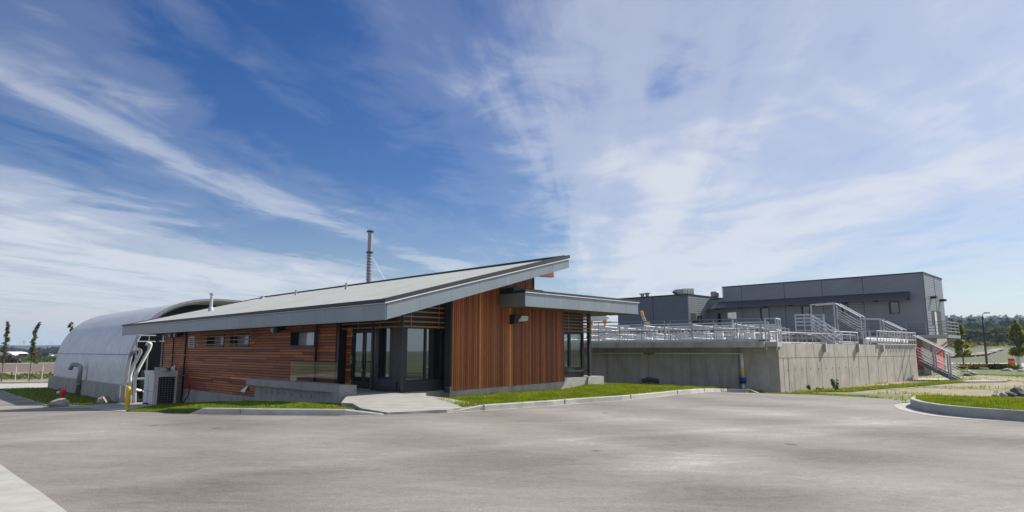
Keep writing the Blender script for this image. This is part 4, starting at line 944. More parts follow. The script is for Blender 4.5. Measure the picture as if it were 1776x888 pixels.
# chain link fence beyond the road on the left
def fence(a,b,h,n,label,sag=0,gd=1):
    a=Vector(a);b=Vector(b); t=thing('chain_link_fence',(a.x,a.y,g(*a)),label,'fence')
    tops=[]
    for i in range(n+1):
        p=a.lerp(b,i/n); z=g(*p); mb=MB(); mb.tube([(p.x,p.y,z-.1),(p.x,p.y,z+h)],.045,6); mb.build('post','fence',t); tops.append((p.x,p.y,z+h-.03))
    mb=MB(); mb.tube(tops,.045,5); mb.build('top_rail','fence',t)
    mb=MB(); L=(b-a).length; k=int(L/gd)
    for i in range(k): 
        p=a.lerp(b,i/k); q=a.lerp(b,min(1,(i+h/gd)/k)); mb.bar((p.x,p.y,g(*p)+.05),(q.x,q.y,g(*q)+h-.05),.008); mb.bar((q.x,q.y,g(*q)+.05),(p.x,p.y,g(*p)+h-.05),.008)
    mb.build('wire_mesh','fence',t)
    return t
fence(gp(-150,664.),gp(160,658.),1.95,13,'long chain link fence along the verge left of the steel hut',gd=.45)

# ================================================================ vegetation helpers
def leaf(mb,c,s,tone):
    a=Vector((rnd(-1,1),rnd(-1,1),rnd(-.7,.7))).normalized(); b=a.cross(Vector((rnd(-1,1),rnd(-1,1),rnd(-1,1)))).normalized()
    mb.poly([c-a*s,c+b*s*.55,c+a*s,c-b*s*.55],tone)
def tree(x,y,h,clumps,nleaf,ls,label,m='leaf',tr=.07,th=None,name='young_tree',group=None,limbs=True,cat='tree'):
    z=g(x,y); t=thing(name,(x,y,z),label,cat,group); mb=MB()
    th=th or h*.9; mb.tube([(x,y,z-.1),(x+rnd(-.04,.04)*h*.3,y,z+th*.5),(x+rnd(-.02,.02)*h,y,z+th)],[tr,tr*.7,tr*.2],7)
    for cx,cy,cz,r,rz in clumps:
        if limbs: mb.tube([(x,y,z+max(cz*.55,.25*h)),(x+cx*.5,y+cy*.5,z+cz*.85),(x+cx,y+cy,z+cz)],[tr*.4,tr*.25,tr*.08],5)
    mb.build('trunk','bark',t,smooth=True); mb=MB()
    for i in range(nleaf):
        cx,cy,cz,r,rz=random.choice(clumps); 
        d_=Vector((random.gauss(0,1),random.gauss(0,1),random.gauss(0,1))); d_=d_.normalized()*random.random()**.45
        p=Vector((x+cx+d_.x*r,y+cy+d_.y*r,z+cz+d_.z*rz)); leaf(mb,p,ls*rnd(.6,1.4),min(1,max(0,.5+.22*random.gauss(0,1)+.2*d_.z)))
    mb.build('crown',m,t); return t
random.seed(21)
def wispy(px,py,pyt,n,label,lean=0,m='leafr',grp='young trees along the left fence',spread=.22,lz=.35):
    x,y=gp(px,py); h=EYE+ray(px,pyt)[2]/ray(px,pyt)[1]*y-g(x,y)
    cl=[]
    for k in range(18):
        t=k/17; cl.append((lean*(t-.5)**2*2+rnd(-.12,.12),rnd(-.1,.1),h*(lz+(1-lz)*t),spread*(1.25-t*.8)+.05,h*.04))
    return tree(x,y,h,cl,n,.12,label,m,.05,h*.97,group=grp,limbs=False)
wispy(2,664,560,520,'thin young tree with red tipped leaves at the left edge of the photo')
wispy(50,662.5,562,620,'thin young tree with curled red tipped crown in the middle of the three',lean=.8)
wispy(118,661,561,520,'thin young tree with red tipped top seen just left of the hut',lean=-.7)
def column_tree(px,py,pyt,w,n,label):
    x,y=gp(px,py); h=EYE+ray(px,pyt)[2]/ray(px,pyt)[1]*y-g(x,y); cl=[]
    for k in range(26):
        t=random.random(); r=w*(.22+.78*math.sin(math.pi*min(1,max(0,(t*.85+.12))))**.8)*(1-t*.55); a=rnd(0,6.3); cl.append((math.cos(a)*r*.6,math.sin(a)*r*.6,h*(.30+.66*t),w*.33*(1.2-t*.8),h*.06))
    cl.append((0,0,h*.96,.12,h*.05))
    return tree(x,y,h,cl,n,.17,label,'leafy',.09,h*.95,group='young trees along the right street')
column_tree(1672,639,563,1.05,1500,'young yellow green tree with twin tips left of the black street lamp')
column_tree(1770,640,555,1.3,1800,'young yellow green tree at the right edge of the photo')
# small weeds against the tank wall
def weed(px,py,h,label,nl=60):
    x,y=gp(px,py); x-=.0; y-=.15; t=thing('weed',(x,y,g(x,y)),label,'weed','weeds at the foot of the tank'); mb=MB(); z=g(x,y)
    st=[]
    for k in range(5): a=rnd(0,6.3); q=(x+math.cos(a)*h*.5,y+math.sin(a)*h*.2,z+h*rnd(.6,1.)); st.append(q); mb.tube([(x,y,z),((x+q[0])/2,(y+q[1])/2,z+h*.5),q],.008,4)
    mb.build('stem','leaf',t); mb=MB()
    for k in range(nl): q=random.choice(st); s_=rnd(.2,1.05); leaf(mb,Vector((x+(q[0]-x)*s_+rnd(-.08,.08),y+(q[1]-y)*s_,z+(q[2]-z)*s_+rnd(-.05,.05))),.07,random.random())
    mb.build('leaves','leaf',t)
weed(1448,678,.62,'leafy weed, the largest plant against the sunlit tank wall',110)
weed(1420,678,.22,'very small weed just left of the largest one at the tank wall',30)
weed(1403,678,.28,'small weed nearest the tank corner at the foot of the wall',26)

# ================================================================ concrete tank
TR=(Rr-C0).normalized(); TL=TLd.normalized(); NL=Vector((-TL.y*-1*-1,0)) if 0 else Vector((-.54,-.84)).normalized(); NR=Vector((TR.y,-TR.x))
def T(s,t,z): p=C0+TR*s+TL*t; return Vector((p.x,p.y,z))
def s_at(px,inset=0.,y=598):
    d=ray(px,y); r=d[0]/d[1]; c=C0-NR*inset
    return (r*c.y-c.x)/(TR.x-r*TR.y)
SL=(Rr-C0).length; ZT=1.97
tank=thing('concrete_tank',(14,40,-.7),'large open topped concrete treatment tank with walkways and steel guard rails on top','tank')
far1=Rr+Vector((-.57,.82))*16; far2=C0+TL*17.5; far3=far2+Vector((.5,.86))*10
poly=[C0,Rr,far1,far3,far2]
mb=MB()
def wallseg(mb,a,b,th,z0,z1,ext=0):
    d=(b-a).normalized(); nrm=Vector((-d.y,d.x)); q=[a,b,b+nrm*th,a+nrm*th]; mb.slab([(p.x,p.y) for p in q],z0,z1)
wallseg(mb,C0,Rr,.35,-1.,ZT); wallseg(mb,Rr,far1,.35,-1.,ZT-.003); 
wallseg(mb,far2,C0,.35,-1.,ZT-.006); wallseg(mb,far1,far3,.35,-1.,ZT-.009); wallseg(mb,far3,far2,.35,-1,ZT-.012)
mb.build('wall','conc',tank)
# pour lines and form joints on the faces
mb=MB(); random.seed(8)
def fj(s,z0,z1,w=.012): p=C0+TR*s+NR*.004; mb.obox((p.x,p.y),TR,None,w/2,.004,z0,z1)
for px in (1357,1365,1396,1422,1447,1469,1487,1503,1520,1534,1548,1562,1575): fj(s_at(px),-.45,1.25)
for px in (1379,1411,1446,1469,1487,1500): fj(s_at(px),1.27,1.93)
mb.obox(tuple((C0+Rr)/2+NR*.004),TR,None,SL/2-.05,.004,1.25,1.268)
for t_ in (1.9,4.3,6.6,9.,11.4): p=C0+TL*t_+NL*.004; mb.obox((p.x,p.y),TL,None,.008,.004,-.5,1.75)
mb.split('form_joint','joint',tank)
mb=MB()
for px in (1363,1376,1388,1403,1417,1430,1441,1453,1464,1473,1483): p=C0+TR*s_at(px)+NR*.005; z=.62+.02*random.random(); mb.obox((p.x,p.y),TR,None,.022,.005,z,z+.07)
mb.build('tie_hole','joint',tank)
mb=MB(); inner=[C0+TR*.4+TL*.3,Rr+Vector((-.5,.25)),far1+Vector((-.3,-.4)),far3+Vector((.1,-.4)),far2+Vector((.4,.1))]
mb.slab([(p.x,p.y) for p in inner],1.3,1.5); mb.build('tank_floor','conc',tank)
mb=MB(); q=[C0+TL*.45+NL*1.,C0+TL*.45-NL*1.6,C0+TL*17-NL*1.6,C0+TL*17+NL*1.]
mb.slab([(p.x,p.y) for p in q],1.76,2.05); mb.build('deck_slab','conc',tank)
mb=MB(); q=[C0+TL*-.1+NL*.75,C0+TL*-.1-NL*.5,C0+TL*.43-NL*.5,C0+TL*.43+NL*.75]; mb.slab([(p.x,p.y) for p in q],1.80,2.03); mb.build('deck_step','concL',tank)
mb=MB()
for px in (1428,1485.5,1528): 
    p=C0+TR*s_at(px)+NR*.085; mb.obox((p.x,p.y),TR,None,.085,.08,1.53,1.985)
mb.split('scupper','concL',tank)
mb=MB()
for px in (1428,1485.5,1528):
    for z in (1.62,1.72,1.82): p=C0+TR*s_at(px)+NR*.169; mb.obox((p.x,p.y),TR,None,.02,.002,z,z+.04)
mb.build('scupper_slots','joint',tank)
mb=MB()
for px in (1428,1485.5,1528): p=C0+TR*s_at(px)+NR*.1655; mb.obox((p.x,p.y),TR,None,.08,.0008,1.54,1.98)
mb.split('scupper_plate','white',tank)
def rail(parent,pts,h,levels,sp,m='galv',r=.024,drop=0.,kick=0.,name='guard_rail',pr=None,rounded=False):
    mb=MB(); pr=pr or r
    P=[Vector(p) for p in pts]
    for a,b in zip(P,P[1:]):
        for k,l in enumerate(levels):
            mb.tube([a+Vector((0,0,h*l)),b+Vector((0,0,h*l))],r,6)
        n=max(1,round((b-a).length/sp))
        for i in range(n+1):
            if i==0 and a is not P[0]: continue
            p=a.lerp(b,i/n); mb.tube([p-Vector((0,0,drop)),p+Vector((0,0,h))],pr,6)
        if kick: 
            mb.bar(a+Vector((0,0,.08)),b+Vector((0,0,.08)),.012,kick)
    return mb.build(name,m,parent)
E0=NL*.97
def DL(t,off,z): p=C0+TL*t+NL*off; return Vector((p.x,p.y,z))
rail(tank,[DL(.55,.97,2.05),DL(5.0,.97,2.05)],1.08,(1,.52),1.12,drop=.32,r=.028)
rail(tank,[DL(5.3,.97,2.05),DL(16.5,.97,2.05)],1.08,(1,.52),1.25,drop=.32,r=.028)
rail(tank,[DL(.40,.72,2.03),DL(-.08,.72,2.03),DL(-.08,-.45,2.03)],1.10,(1,.5),.6,m='alu',drop=.4,r=.032)
random.seed(12)
for k,off in enumerate((-1.6,-3.4,-4.4,-6.4,-7.4,-9.6,-11.5)):
    t1=16.5-.2*k; t0=.6+.55*abs(off)*.12
    rail(tank,[DL(t0,off,2.0 if k else 2.05),DL(t1,off,2.0 if k else 2.05)],1.02,(1,.62,.36,.10) if k%2 else (1,.52,.12),1.3-.12*(k%3),m='alu',r=.03,kick=.16,name='inner_rail')
for k,t_ in enumerate((2.4,4.6,7.4,9.8,12.4,15)):
    rail(tank,[DL(t_,-1.6,2.0),DL(t_,-10.4,2.0)],1.0,(1,.6,.3),1.4,m='alu',r=.026,kick=.14,name='cross_rail')
for k,off in enumerate((-2.5,-5.4,-8.5)):   # walkway decks and white troughs between the rails
    mb=MB(); q=[C0+TL*1.6-NL*-1*(off) if 0 else C0+TL*1.6+NL*(off+.45),C0+TL*1.6+NL*(off-.45),C0+TL*16+NL*(off-.45),C0+TL*16+NL*(off+.45)]
    mb.slab([(p.x,p.y) for p in q],1.82,1.97); mb.build('walkway','alu',tank)
random.seed(4)
mb=MB()
for k in range(46):
    t_=rnd(1,15.6); off=-rnd(1.8,9.5); p=DL(t_,off,2.); w=rnd(.05,.25); mb.obox((p.x,p.y),TL,None,w,rnd(.05,.2),1.9,2.+rnd(.2,.85))
mb.split('weir_box','white',tank)
mb=MB()
for k in range(24): a=DL(rnd(2,15.),-rnd(2,9),rnd(2.15,2.7)); b=a+Vector((TL.x,TL.y,0))*rnd(-1.2,1.2)+Vector((0,0,rnd(-.1,.1))); mb.tube([a,b],rnd(.05,.11),8)
mb.split('launder_pipe','white',tank)
# rails along the sunlit side, on a lower walkway
def RS(s,ins,z): p=C0+TR*s-NR*ins; return Vector((p.x,p.y,z))
rail(tank,[RS(1.2,1.0,1.5),RS(12.6,1.0,1.5)],1.07,(1,.5),1.25,r=.028)
rail(tank,[RS(1.2,2.6,1.5),RS(14.6,2.6,1.5)],1.07,(1,.5),1.5,r=.026)
rail(tank,[RS(9.3,1.0,1.62),RS(13.0,1.0,1.62)],1.12,(1,.45),1.1,m='alu',r=.035)
rail(tank,[RS(13.2,.75,1.97),RS(13.2,-.06,1.97),RS(SL-.05,-.06,1.97),RS(SL-.05,1.6,1.97)],.86,(1,.42,.05),.52,m='alu',drop=.28,r=.032,name='cage_rail')
# pipe along the shaded face with its riser
PX0=C0+TL*12.+NL*.12
pf=thing('sampling_pipe',(12.,30.7,-.3),'white pipe running level along the shaded tank wall and down to a blue wrapped foot','pipe')
t_s=None
def t_at(px,off=.15):
    d=ray(px,614); r=d[0]/d[1]; c=C0+NL*off; return (r*c.y-c.x)/(TL.x-r*TL.y)
tp=t_at(1284.5); a=DL(tp,.15,1.46); 
mb=MB(); mb.tube([DL(14,.15,1.46),DL(tp-.02,.15,1.46)],.035,8); mb.build('level_run','white',pf,smooth=True)
mb=MB(); mb.tube([DL(tp-.04,.15,1.50),DL(tp-.04,.15,.30)],.085,12); mb.build('riser','white',pf,smooth=True)
mb=MB(); mb.tube([DL(tp-.04,.15,.30),DL(tp-.04,.15,.02)],[.17,.15],12); mb.build('wrap','blue',pf,smooth=True)
mb=MB(); mb.tube([DL(tp-.04,.15,.02),DL(tp-.04,.15,-.35)],.07,10); mb.build('foot','white',pf,smooth=True)
mb=MB(); mb.tube([DL(tp-.04,.15,.48),DL(tp-.04,.15,.62)],.089,12); mb.tube([DL(tp-.04,.15,.68),DL(tp-.04,.15,.78)],.089,12); mb.build('band','yellow',pf)
mb=MB(); tt=t_at(1126); mb.tube([DL(tt+.3,.15,1.46),DL(tt-.3,.15,1.46)],.052,8); mb.build('coupling','brick',pf)
tag(MB().tube([DL(tp+5.1,.25,.02),DL(tp+4.7,.35,.12),DL(tp+4.2,.3,.02)],.12,8).build('stone','darkrock'),'dark lump of soil on the grass below the shaded tank wall','rock')
# white pipe on top of the far end
pw=MB(); pw.tube(arc_pts([RS(s_at(1519)+.0,.55,1.9),RS(s_at(1519),.55,2.27),RS(SL+.0,.55,2.27)],5,.2),.15,12)
tag(pw.build('white_pipe','white',smooth=True),'thick white pipe lying along the far top edge of the sunlit tank wall','pipe')
pw=MB(); pw.tube([RS(8.,1.3,1.95),RS(s_at(1519),1.1,1.95)],.13,10)
tag(pw.build('grey_pipe','concL',smooth=True),'long dull pipe behind the rails left of the thick white pipe','pipe')
pw=MB(); pw.tube([RS(.9,1.3,1.85),RS(2.7,1.5,1.9)],.30,12)
tag(pw.build('duct','dgrey',smooth=True),'dark rounded duct behind the rail by the tank corner','duct')
# crane arm on the tank
ca0=atY(1134,592,37.5); ca1=atY(1121,566,37.2); ca2=atY(1113,541,37.)
cr=thing('davit_crane',(ca0.x,ca0.y,2.),'white lattice davit arm with an orange tip standing on the tank','crane')
mb=MB(); 
for o_ in (-.09,.09): mb.bar(ca0+Vector((o_,0,0)),ca2+Vector((o_*.5,0,-.1)),.045)
for k in range(9):
    p=ca0.lerp(ca2,k/9); q=ca0.lerp(ca2,(k+1)/9); s_=1 if k%2 else -1; mb.bar(p+Vector((.09*s_,0,0)),q-Vector((.09*s_,0,0)),.03)
mb.build('arm','alu',cr)
mb=MB(); mb.tube([ca0.lerp(ca2,.86),ca2+Vector((-.02,0,.05))],[.06,.085],8); mb.tube([ca0.lerp(ca2,.52)+Vector((.12,0,0)),ca0.lerp(ca2,.66)+Vector((.12,0,0))],.05,8); mb.build('tip','orange',cr)
b0=atY(1119,593,37.8); b1=atY(1141,593,37.8); bt=atY(1131,577,37.8)
mb=MB(); n=0; mb.v=[tuple(b0),tuple(b1),tuple(b1+Vector((0,.6,0))),tuple(b0+Vector((0,.6,0))),tuple(bt),tuple(bt+Vector((0,.4,0)))]
for f_ in ((0,1,4),(1,2,5,4),(2,3,5),(3,0,4,5),(3,2,1,0)): mb.face(f_)
mb.build('base','concL',cr)
# small control box on a post
cbp=atY(1269,592,34.5); tb=thing('control_box',(cbp.x,cbp.y,1.97),'small white control box on a post at the tank rail','control box')
mb=MB(); mb.bar((cbp.x+.1,cbp.y,1.97),(cbp.x+.1,cbp.y,atY(1269,552,34.5).z),.07); mb.build('post','alu',tb)
z1=atY(1269,542.5,34.5).z; z0=atY(1269,552,34.5).z
mb=MB(); mb.obox((cbp.x,cbp.y),(1,.2),None,.10,.10,z0,z1); mb.obox((cbp.x+.19,cbp.y),(1,.2),None,.085,.10,z0-.02,z1+.02); mb.build('case','white',tb)
# silver drum at the left, beyond the glazed bay
dd0=atY(1026,551,44.); dd1=atY(1056,550,44.)
dm=thing('silver_drum',(dd0.x,44,2.),'silver horizontal drum with an orange foot seen beside the building column','drum')
mb=MB(); mb.tube([dd0-Vector((1.5,0,0)),dd0,dd1-Vector((.3,0,0)),dd1],[.24,.25,.25,.12],14); mb.build('shell','alu',dm,smooth=True)
mb=MB(); q=atY(1049,556,44.); mb.tube([q+Vector((0,0,.1)),q-Vector((0,0,.2))],.14,8); mb.bar(atY(1030,560,44.),atY(1060,558.5,44.),.10); mb.bar((q.x,44,1.5),(q.x,44,q.z),.1); mb.bar((dd0.x,44,1.5),(dd0.x,44,dd0.z-.2),.1); mb.build('foot','orange',dm)
mb=MB(); a=atY(1022,565,46); b=atY(1092,567,46); mb.slab([(a.x-2,46),(b.x,46),(b.x,50),(a.x-2,50)],1.5,a.z); tag(mb.build('tank_cover','alu'),'low flat pale cover beyond the white rails at the left of the tank top','cover')
# platform stair over the tank wall --------------------------------------
st=thing('platform_stair',(17.6,37.6,1.5),'aluminium platform on legs with a stair flight going down to the right on the tank','stairs')
pz=atY(1400,576,38.).z; PA=atY(1381,576,38.2); PB=atY(1431,576,37.6); 
dP=Vector((PB.x-PA.x,PB.y-PA.y,0)).normalized(); nP=Vector((-dP.y,dP.x,0))
mb=MB(); c=(PA+PB)/2+nP*.5; mb.obox((c.x,c.y),dP,None,(PB-PA).length/2,.5,pz-.12,pz); mb.build('platform','galv',st)
for k in (0.04,.35,.66,.97):
    q=PA.lerp(PB,k); 
    mb=MB(); mb.bar((q.x,q.y,1.45),(q.x,q.y,pz-.13),.10); 
    mb.build('leg','galv',st)
q0=Vector((PA.x,PA.y,pz)); q1=Vector((PA.x,PA.y,pz))+dP*((PB-PA).length*.56)
rail(st,[q0,q1],1.05,(1,.8,.6,.4,.1),.6,m='alu',r=.03,name='platform_rail')
rail(st,[q0+nP*1.,Vector((PB.x,PB.y,pz))+nP*1.,Vector((PB.x,PB.y,pz))],1.05,(1,.8,.6,.4,.1),.6,m='alu',r=.026,name='platform_rail')
rail(st,[q0,q0+nP*1.],1.05,(1,.66,.33),.6,m='alu',r=.026,name='platform_rail')
sa_=q1; sb_=atY(1461,598,36.9); sb_.z=1.62
for off,nm in ((0,'flight_rail'),(1,'flight_rail')):
    A_=sa_+nP*.85*off; B_=sb_+nP*.85*off; mb=MB()
    for l in (1.02,.80,.58,.36,.14): mb.tube([A_+Vector((0,0,l)),B_+Vector((0,0,l))],.028,6)
    for k in range(5): p=A_.lerp(B_,k/4); mb.tube([p,p+Vector((0,0,1.02))],.026,6)
    mb.build(nm,'alu',st)
    mb=MB(); mb.bar(A_-Vector((0,0,.05)),B_-Vector((0,0,.05)),.05,.16); mb.build('stringer','alu',st)
    if off==0: mb=MB(); mb.bar(A_+Vector((0,-.03,.045)),B_+Vector((0,-.03,.045)),.03); mb.build('nosing_strip','brick',st)
mb=MB()
for k in range(7): p=sa_.lerp(sb_,(k+.5)/7); mb.obox(((p+nP*.42).x,(p+nP*.42).y),dP,None,.14,.40,p.z-.03,p.z)
mb.build('tread','galv',st)
# long guarded stair from the balcony level down to the ground ------------
gsx=thing('guarded_stair',(28,44,-.45),'long steel stair with tall framed guards stepping down beside the tank to the lawn','stairs')
G0=Vector((29.55,42.1)); DG=Vector((-.711,.703))
def tg(px):
    d=ray(px,600); r=d[0]/d[1]; return (r*G0.y-G0.x)/(DG.x-r*DG.y)
def GP(px,y):
    t=tg(px); p=G0+DG*t; d=ray(px,y); k=p.y/d[1]; return Vector((p.x,p.y,EYE+d[2]*k))
NG=Vector((.703,.711,0))*1.0
cov=[[(1651,614.5),(1586,582)],[(1568,572.5),(1534,556)],[(1531,553),(1499,553)],[(1497,550),(1454,526)],[(1452,525.5),(1411,528.5)]]
for seg in cov:
    a,b=GP(*seg[0]),GP(*seg[1]); mb=MB(); mb.bar(a,b,.11,.07); mb.bar(a+NG,b+NG,.08,.06); mb.build('guard_beam','alu',gsx)
fl_low=[(1651,660),(1590,624)]
posts=[(1645,617,659),(1641,614,655),(1621,601,643),(1617,599,640),(1572,575,612),(1566,573,608),(1535,556,590),(1530,553,588),(1503,553,588),(1496,550,586),(1456,528,580),(1451,525,578),(1411,528,572)]
for px,ya,yb in posts:
    mb=MB(); mb.bar(GP(px,ya),GP(px,yb),.085); mb.build('post','galv',gsx)
a=GP(1655,661); b=GP(1590,627); dropv=Vector((0,0,1))
for off in (Vector((0,0,0)),NG):
    mb=MB(); mb.bar(a+off,b+off,.07,.28); mb.build('stringer','dgalv',gsx)
    mb=MB()
    for l in (.35,.55,.75,.95): mb.tube([a+off+dropv*l,b+off+dropv*l],.014,5)
    mb.build('guard_bars','dgalv',gsx)
mb=MB()
for k in range(9): p=a.lerp(b,(k+.5)/9); mb.hexa([p+Vector((0,0,-.02))+DG.to_3d()*-.13,p+Vector((0,0,-.02))+DG.to_3d()*.13,p+Vector((0,0,-.02))+DG.to_3d()*.13+NG,p+Vector((0,0,-.02))+DG.to_3d()*-.13+NG,p+DG.to_3d()*-.13,p+DG.to_3d()*.13,p+DG.to_3d()*.13+NG,p+DG.to_3d()*-.13+NG])
mb.build('tread','galv',gsx)
mb=MB(); 
for l,(pa,pb) in enumerate((((1503,585),(1455,556)),((1568,600),(1535,584)))):
    a_=GP(*pa); b_=GP(*pb); mb.bar(a_,b_,.07,.25)
    for q in (.3,.5,.7,.9): mb.tube([a_+dropv*q,b_+dropv*q],.014,5)
mb.build('upper_flight','dgalv',gsx)
mb=MB(); c=GP(1652,660); mb.obox((c.x+.9,c.y-.4),(1,.1),None,1.5,.9,g(c.x,c.y)-.1,g(c.x,c.y)+.06); tag(mb.build('concrete_pad','concL'),kind='structure')
mb=MB(); c=GP(1612,656); mb.obox((c.x-.2,c.y+1.2),(1,.1),None,3.,1.4,g(c.x,c.y)-.1,g(c.x,c.y)+.04); tag(mb.build('concrete_pad','conc'),kind='structure')

# ================================================================ buildings behind
U1=64.3; V1=13.2
v1e=pu(1255,540,U1)[0]; zt1=pu(1604,473,U1)[1]; ur1=pv(1634.5,500,V1)[0]; zr1=pv(1634,487.5,V1)[1]
b1=thing('process_building',W3(U1+3,V1+9,-.6),'tall grey corrugated metal building with a dark awning and a balcony behind the tank','building')
zf1=2.93
wn=[(1318,1334,534,556),(1389.5,1404,530.5,552),(1459,1471,527,547),(1541,1559,523,544)]
holes=[]
for a,b,c,d in wn:
    va=pu(b,c,U1)[0]; vb=pu(a,c,U1)[0]; holes.append((va,vb,pu((a+b)/2,d,U1)[1],pu((a+b)/2,c,U1)[1]))
mb=MB(); wallbox(mb,U1,U1+.2,V1,v1e,zf1-.0,zt1,holes); mb.build('facade','siding',b1)
mb=MB(); mb.box(U1+.201,ur1,V1+.0,V1+.2,zf1,(zt1)); mb.box(U1+.2,ur1,v1e-.2,v1e-.001,1.,zt1); mb.box(ur1-.2,ur1-.001,V1+.21,v1e-.21,1.,zt1-.1); mb.build('end_wall','siding',b1)
mb=MB(); mb.box(U1-.05,ur1+.05,V1-.06,v1e+.06,zt1,zt1+.10); mb.build('roof_edge','black',b1)
mb=MB(); 
for px in (1287,1361,1427,1498): v=pu(px,520,U1)[0]; mb.box(U1-.02,U1-.001,v-.02,v+.02,zf1,zt1)
mb.box(U1-.03,U1+.1,V1-.03,V1-.001,zf1,zt1); v=0
um=pv(1621,500,V1)[0]; mb.box(um-.02,um+.02,V1-.02,V1-.001,zf1+2.2,zt1)
mb.build('panel_trim','dgrey',b1)
for h in holes:
    f=MB(); f.box(U1-.03,U1+.15,h[0],h[0]+.07,h[2],h[3]); f.box(U1-.03,U1+.15,h[1]-.12,h[1],h[2],h[3]); f.box(U1-.03,U1+.15,h[0]+.071,h[1]-.121,h[3]-.07,h[3]); f.box(U1-.03,U1+.15,h[0]+.071,h[1]-.121,h[2],h[2]+.07); w=f.build('window','black',b1)
    p=MB(); p.box(U1+.06,U1+.08,h[0]+.07,h[1]-.12,h[2]+.07,h[3]-.07); p.build('pane','glassd',w)
# awning
va=pu(1578,510,U1)[0]; zta=pu(1578,505,U1)[1]; vb=pu(1253,523,U1)[0]+.4
mb=MB(); mb.prism([(U1-.001,zta),(U1-1.25,zta-.72),(U1-1.25,zta-.78),(U1-.001,zta-.12)],va,vb+.0); mb.build('awning','awn',b1)
mb=MB()
v=va+.05
while v<vb: mb.prism([(U1-.002,zta-.13),(U1-1.2,zta-.79),(U1-1.2,zta-.84),(U1-.002,zta-.85)],v,v+.05); v+=(vb-va-.1)/7
mb.build('awning_bracket','dgrey',b1)
mb=MB(); mb.v=[tuple(W3(U1-1.25,vb+.0,zta-.74)),tuple(W3(U1-.0,vb+.0,zta-.02)),tuple(W3(U1-.0,vb+1.3,zta-.74)),tuple(W3(U1-.9,vb+1.3,zta-.8))]; mb.face((0,1,2,3)); mb.face((3,2,1,0)[::1]) if 0 else None; mb.build('awning_wing','alu',b1)
# lower storey
mb=MB(); mb.box(U1+.9,ur1-.05,V1+.05,v1e,-.8,zf1-.2); mb.box(U1+.05,U1+.9,V1+.05,V1+.55,-.8,zf1-.2);mb.build('lower_wall','conc',b1)
mb=MB(); mb.box(U1+.84,U1+.895,V1+.6,V1+2.6,.0,2.0); mb.build('red_door','red',b1)
ua,_=pv(1617,620,V1); ub,_=pv(1636,620,V1)
mb=MB(); mb.box(ua,ub,V1-.0,V1+.045,-.2,2.1); mb.build('red_door','red',b1)
mb=MB()
for k in range(1,4): u=ua+(ub-ua)*k/4; mb.box(u-.03,u+.03,V1-.02,V1-.001,-.2,2.1)
mb.build('door_rib','orange',b1)
mb=MB(); mb.box(ub+.1,ub+.8,V1,V1+.045,-.4,1.9); mb.build('doorway','dark',b1)
# end door upstairs and lamps
ua,_=pv(1620,545,V1); ub,_=pv(1632,545,V1)
mb=MB(); mb.box(ua-.9,ua-.3,V1-.02,V1-.001,zf1+.9,zf1+2.2); mb.box(ua-.1,ub,V1-.02,V1-.001,zf1,zf1+2.25); mb.build('end_door_frame','black',b1)
mb=MB(); mb.box(ua+.1,ua+.8,V1-.03,V1-.021,zf1+.05,zf1+2.15); mb.build('end_door','white',b1)
mb=MB()
for px,y in ((1615,516),(1631,521)): u,z=pv(px,y,V1); mb.box(u-.3,u+.3,V1-.45,V1-.001,z-.1,z+.1)
mb.build('wall_light','black',b1)
# balcony
bx0=U1-1.5; bv=V1-1.7; ube=pv(1664,565,bv)[0]
mb=MB(); mb.box(bx0,U1-.001,bv,v1e+2,zf1-.26,zf1); mb.box(U1,ube,bv,V1-.001,zf1-.26,zf1-.002); mb.build('balcony_slab','galv',b1)
rail(b1,[W3(bx0+.05,v1e+2,zf1),W3(bx0+.05,bv+.05,zf1),W3(ube-.05,bv+.05,zf1),W3(ube-.05,V1,zf1)],1.07,(1,.75,.5,.25),1.5,r=.03,name='balcony_rail')
mb=MB()
for u in (U1+.3,U1+2.2,U1+4.,U1+5.6): 
    if u<ube: mb.bar(W3(u,V1,zf1-1.7),W3(u,bv+.1,zf1-.27),.12)
mb.bar(W3(U1+.9,V1+3.2,zf1-2.0),W3(bx0+.2,V1+3.2,zf1-.27),.12); mb.bar(W3(U1+.9,V1+9,zf1-2.0),W3(bx0+.2,V1+9,zf1-.27),.12)
mb.build('balcony_strut','galv',b1)
# second block
U2,V2=59.8,uv(18.3,66)[1]; v2e=pu(1072,560,U2)[0]; zt2=pu(1192.8,511.5,U2)[1]; 
b2=thing('annex_building',W3(U2+5,V2+5,-.6),'smaller flat roofed charcoal metal building at the left of the tall grey one','building')
mb=MB(); mb.box(U2,U2+.2,V2,v2e,1.,zt2); mb.box(U2+10,U2+10.2,V2,v2e,1,zt2-.1); mb.build('facade','dgrey',b2)
M['annex']=mat('annex_siding',(.125,.145,.175),.5,.1,.05,.7); corr(M['annex'],2*math.pi/.22,.2); b2.children[0].data.materials[0]=M['annex']
mb=MB(); mb.box(U2+.201,U2+9.99,V2,V2+.2,1.,zt2); mb.box(U2+.201,U2+9.99,v2e-.2,v2e,1.,zt2); mb.build('end_wall','siding',b2)
mb=MB(); mb.box(U2-.05,U2+10.3,V2-.05,v2e+.05,zt2,zt2+.14); mb.build('roof_edge','black',b2)
mb=MB(); v=pu(1133,540,U2)[0]; mb.box(U2-.02,U2-.001,v-.04,v+.04,1.,zt2); mb.build('panel_trim','dgrey',b2)
ua,za=pv(1198,543,V2); ub,_=pv(1207,543,V2); mb=MB(); mb.box(ua,ub,V2-.03,V2-.001,1.5,za); mb.build('door','dark',b2)
mb=MB(); mb.tube(arc_pts([W3(ub-.2,V2-.2,za-1.4),W3(ub-.1,V2-.3,za-.2),W3(ub+.6,V2-.3,za-.3),W3(ub+.6,V2-.3,za-1.)],5,.3),.10,8); mb.build('exhaust_hose','black',b2)
